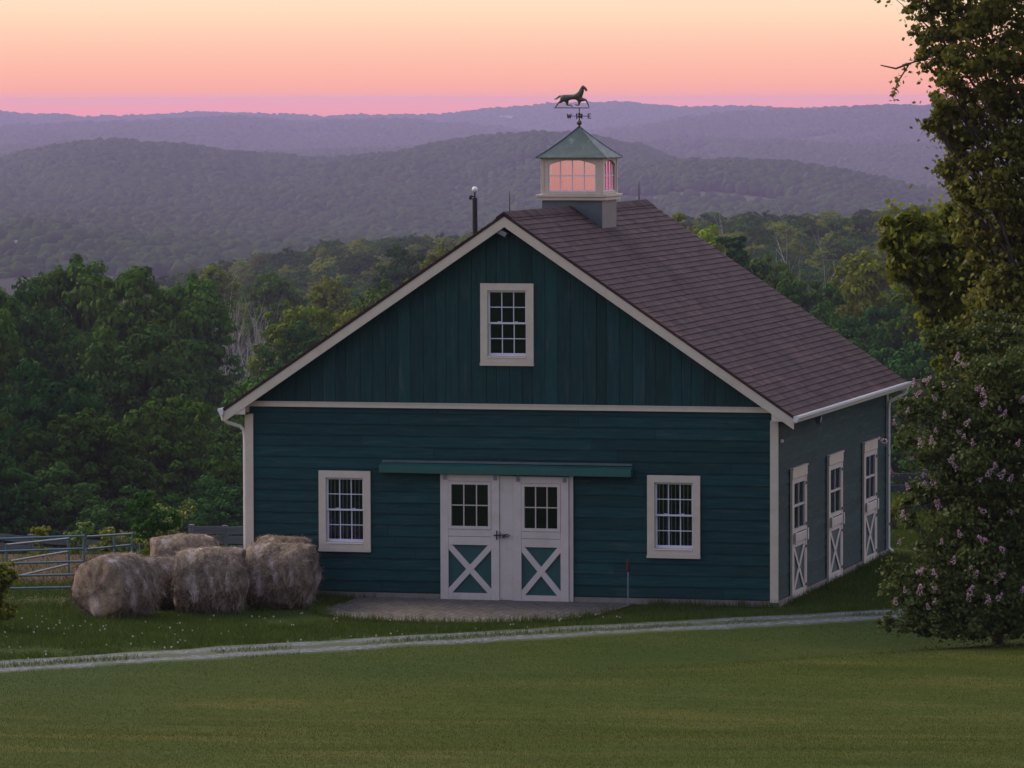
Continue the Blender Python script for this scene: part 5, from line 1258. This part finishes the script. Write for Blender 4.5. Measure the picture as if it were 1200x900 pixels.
rd = road_dist(x, y); ok = ~in_barn(x, y) & ~((rd > .25) & (rd < .80)) & ~((rd <= .25) & (rg.uniform(size=n) > .7)) & ~((rd >= .80) & (rd < 1.0) & (rg.uniform(size=n) > .5)) & ~in_poly(x, y, AP) & (rg.uniform(size=n) > mulch_f(x, y) * .8)
x, y, q = x[ok], y[ok], q[ok]; s = (-x + y) / 1.4142
rank = sstep(s, -9.9, -8.6) * sstep(fbm(x * .5, y * .5, 61), .25, .6)
lawn = rank < .25
hh = rg.uniform(.014, .034, len(x)); 
blades('lawn_grass', x[lawn], y[lawn], hh[lawn], np.full(lawn.sum(), .009), M_blade, 1)
hr2 = rg.uniform(.035, .11, len(x)) * (.5 + .7 * rank); r2 = ~lawn
blades('rank_grass', x[r2], y[r2], hr2[r2], np.full(r2.sum(), .012), M_bladew, 2, .45)
# taller tufts against the wall, bales and apron edge
tx = []; ty = []
def tuft(cx, cy, sx, sy, n): tx.append(rg.normal(cx, sx, n)); ty.append(rg.normal(cy, sy, n))
for i in range(46): xx = rg.choice([rg.uniform(0, 2.3), rg.uniform(7.7, 9.9)]); tuft(xx, -.10, .10, .05, 22)
for i in range(34): yy = rg.uniform(.1, 10.9); tuft(10.12, yy, .05, .12, 20)
for i in range(150):
    k = rg.randint(1, len(AP) - 2); t = rg.uniform(); a = AP[k]; b = AP[k + 1]; tuft(a[0] + (b[0] - a[0]) * t, a[1] + (b[1] - a[1]) * t - .08, .1, .08, 16)
for i in range(90): tuft(rg.uniform(-3.4, 1.9), rg.uniform(-2.6, -1.2), .12, .08, 12)
for i in range(120):
    k = rg.randint(1, 6); t = rg.uniform(); a = RP[k]; b = RP[k + 1]; tuft(a[0] + (b[0] - a[0]) * t - .72, a[1] + (b[1] - a[1]) * t + .72, .12, .12, 14)
for i in range(60): tuft(rg.uniform(-9, -1), rg.uniform(-.6, .6), .2, .1, 16)
x = np.concatenate(tx); y = np.concatenate(ty); ok = ~in_barn(x, y); x, y = x[ok], y[ok]
blades('grass_tufts', x, y, rg.uniform(.06, .20, len(x)), np.full(len(x), .012), M_bladew, 3, .3)
# clover heads
n = 300; q = rg.uniform(80, 90, n); px = rg.uniform(0, 760, n); keep = (rg.uniform(size=n) < .8)
x = C[0] + q * (FH[0] + RT[0] * (px - 600) / 6000); y = C[1] + q * (FH[1] + RT[1] * (px - 600) / 6000); s = (-x + y) / 1.4142
ok = (s > -8.4) & (y < -1.2) & ~in_poly(x, y, AP) & (fbm(x * .8, y * .8, 91) > .45); mb = MB()
for a, b in zip(x[ok], y[ok]): mb.ball((a, b, float(ground(a, b)) + random.uniform(.05, .1)), random.uniform(.009, .018), 6, 4, tint=random.random())
tag(mb.build('clover_flowers', M_clover), kind='stuff')
# fallen leaf and straw scatter by the bales
rs = np.random.RandomState(3); n = 2600; x = rs.normal(-1.2, 1.3, n); y = rs.normal(-1.9, .5, n); P = np.stack([x, y, ground(x, y) + rs.uniform(.0, .06, n)], 1); a = rs.uniform(0, 6.28, n); L = rs.uniform(.05, .13, n)
dv = np.stack([np.cos(a) * L, np.sin(a) * L, rs.normal(0, .012, n)], 1); sd_ = np.stack([-np.sin(a), np.cos(a), 0 * a], 1) * .004
V = np.stack([P - sd_, P + sd_, P + dv], 1).reshape(-1, 3); tag(mesh_np('loose_straw', V, np.arange(3 * n).reshape(-1, 3), M_hay, tint=rs.uniform(.4, 1, n)), kind='stuff')
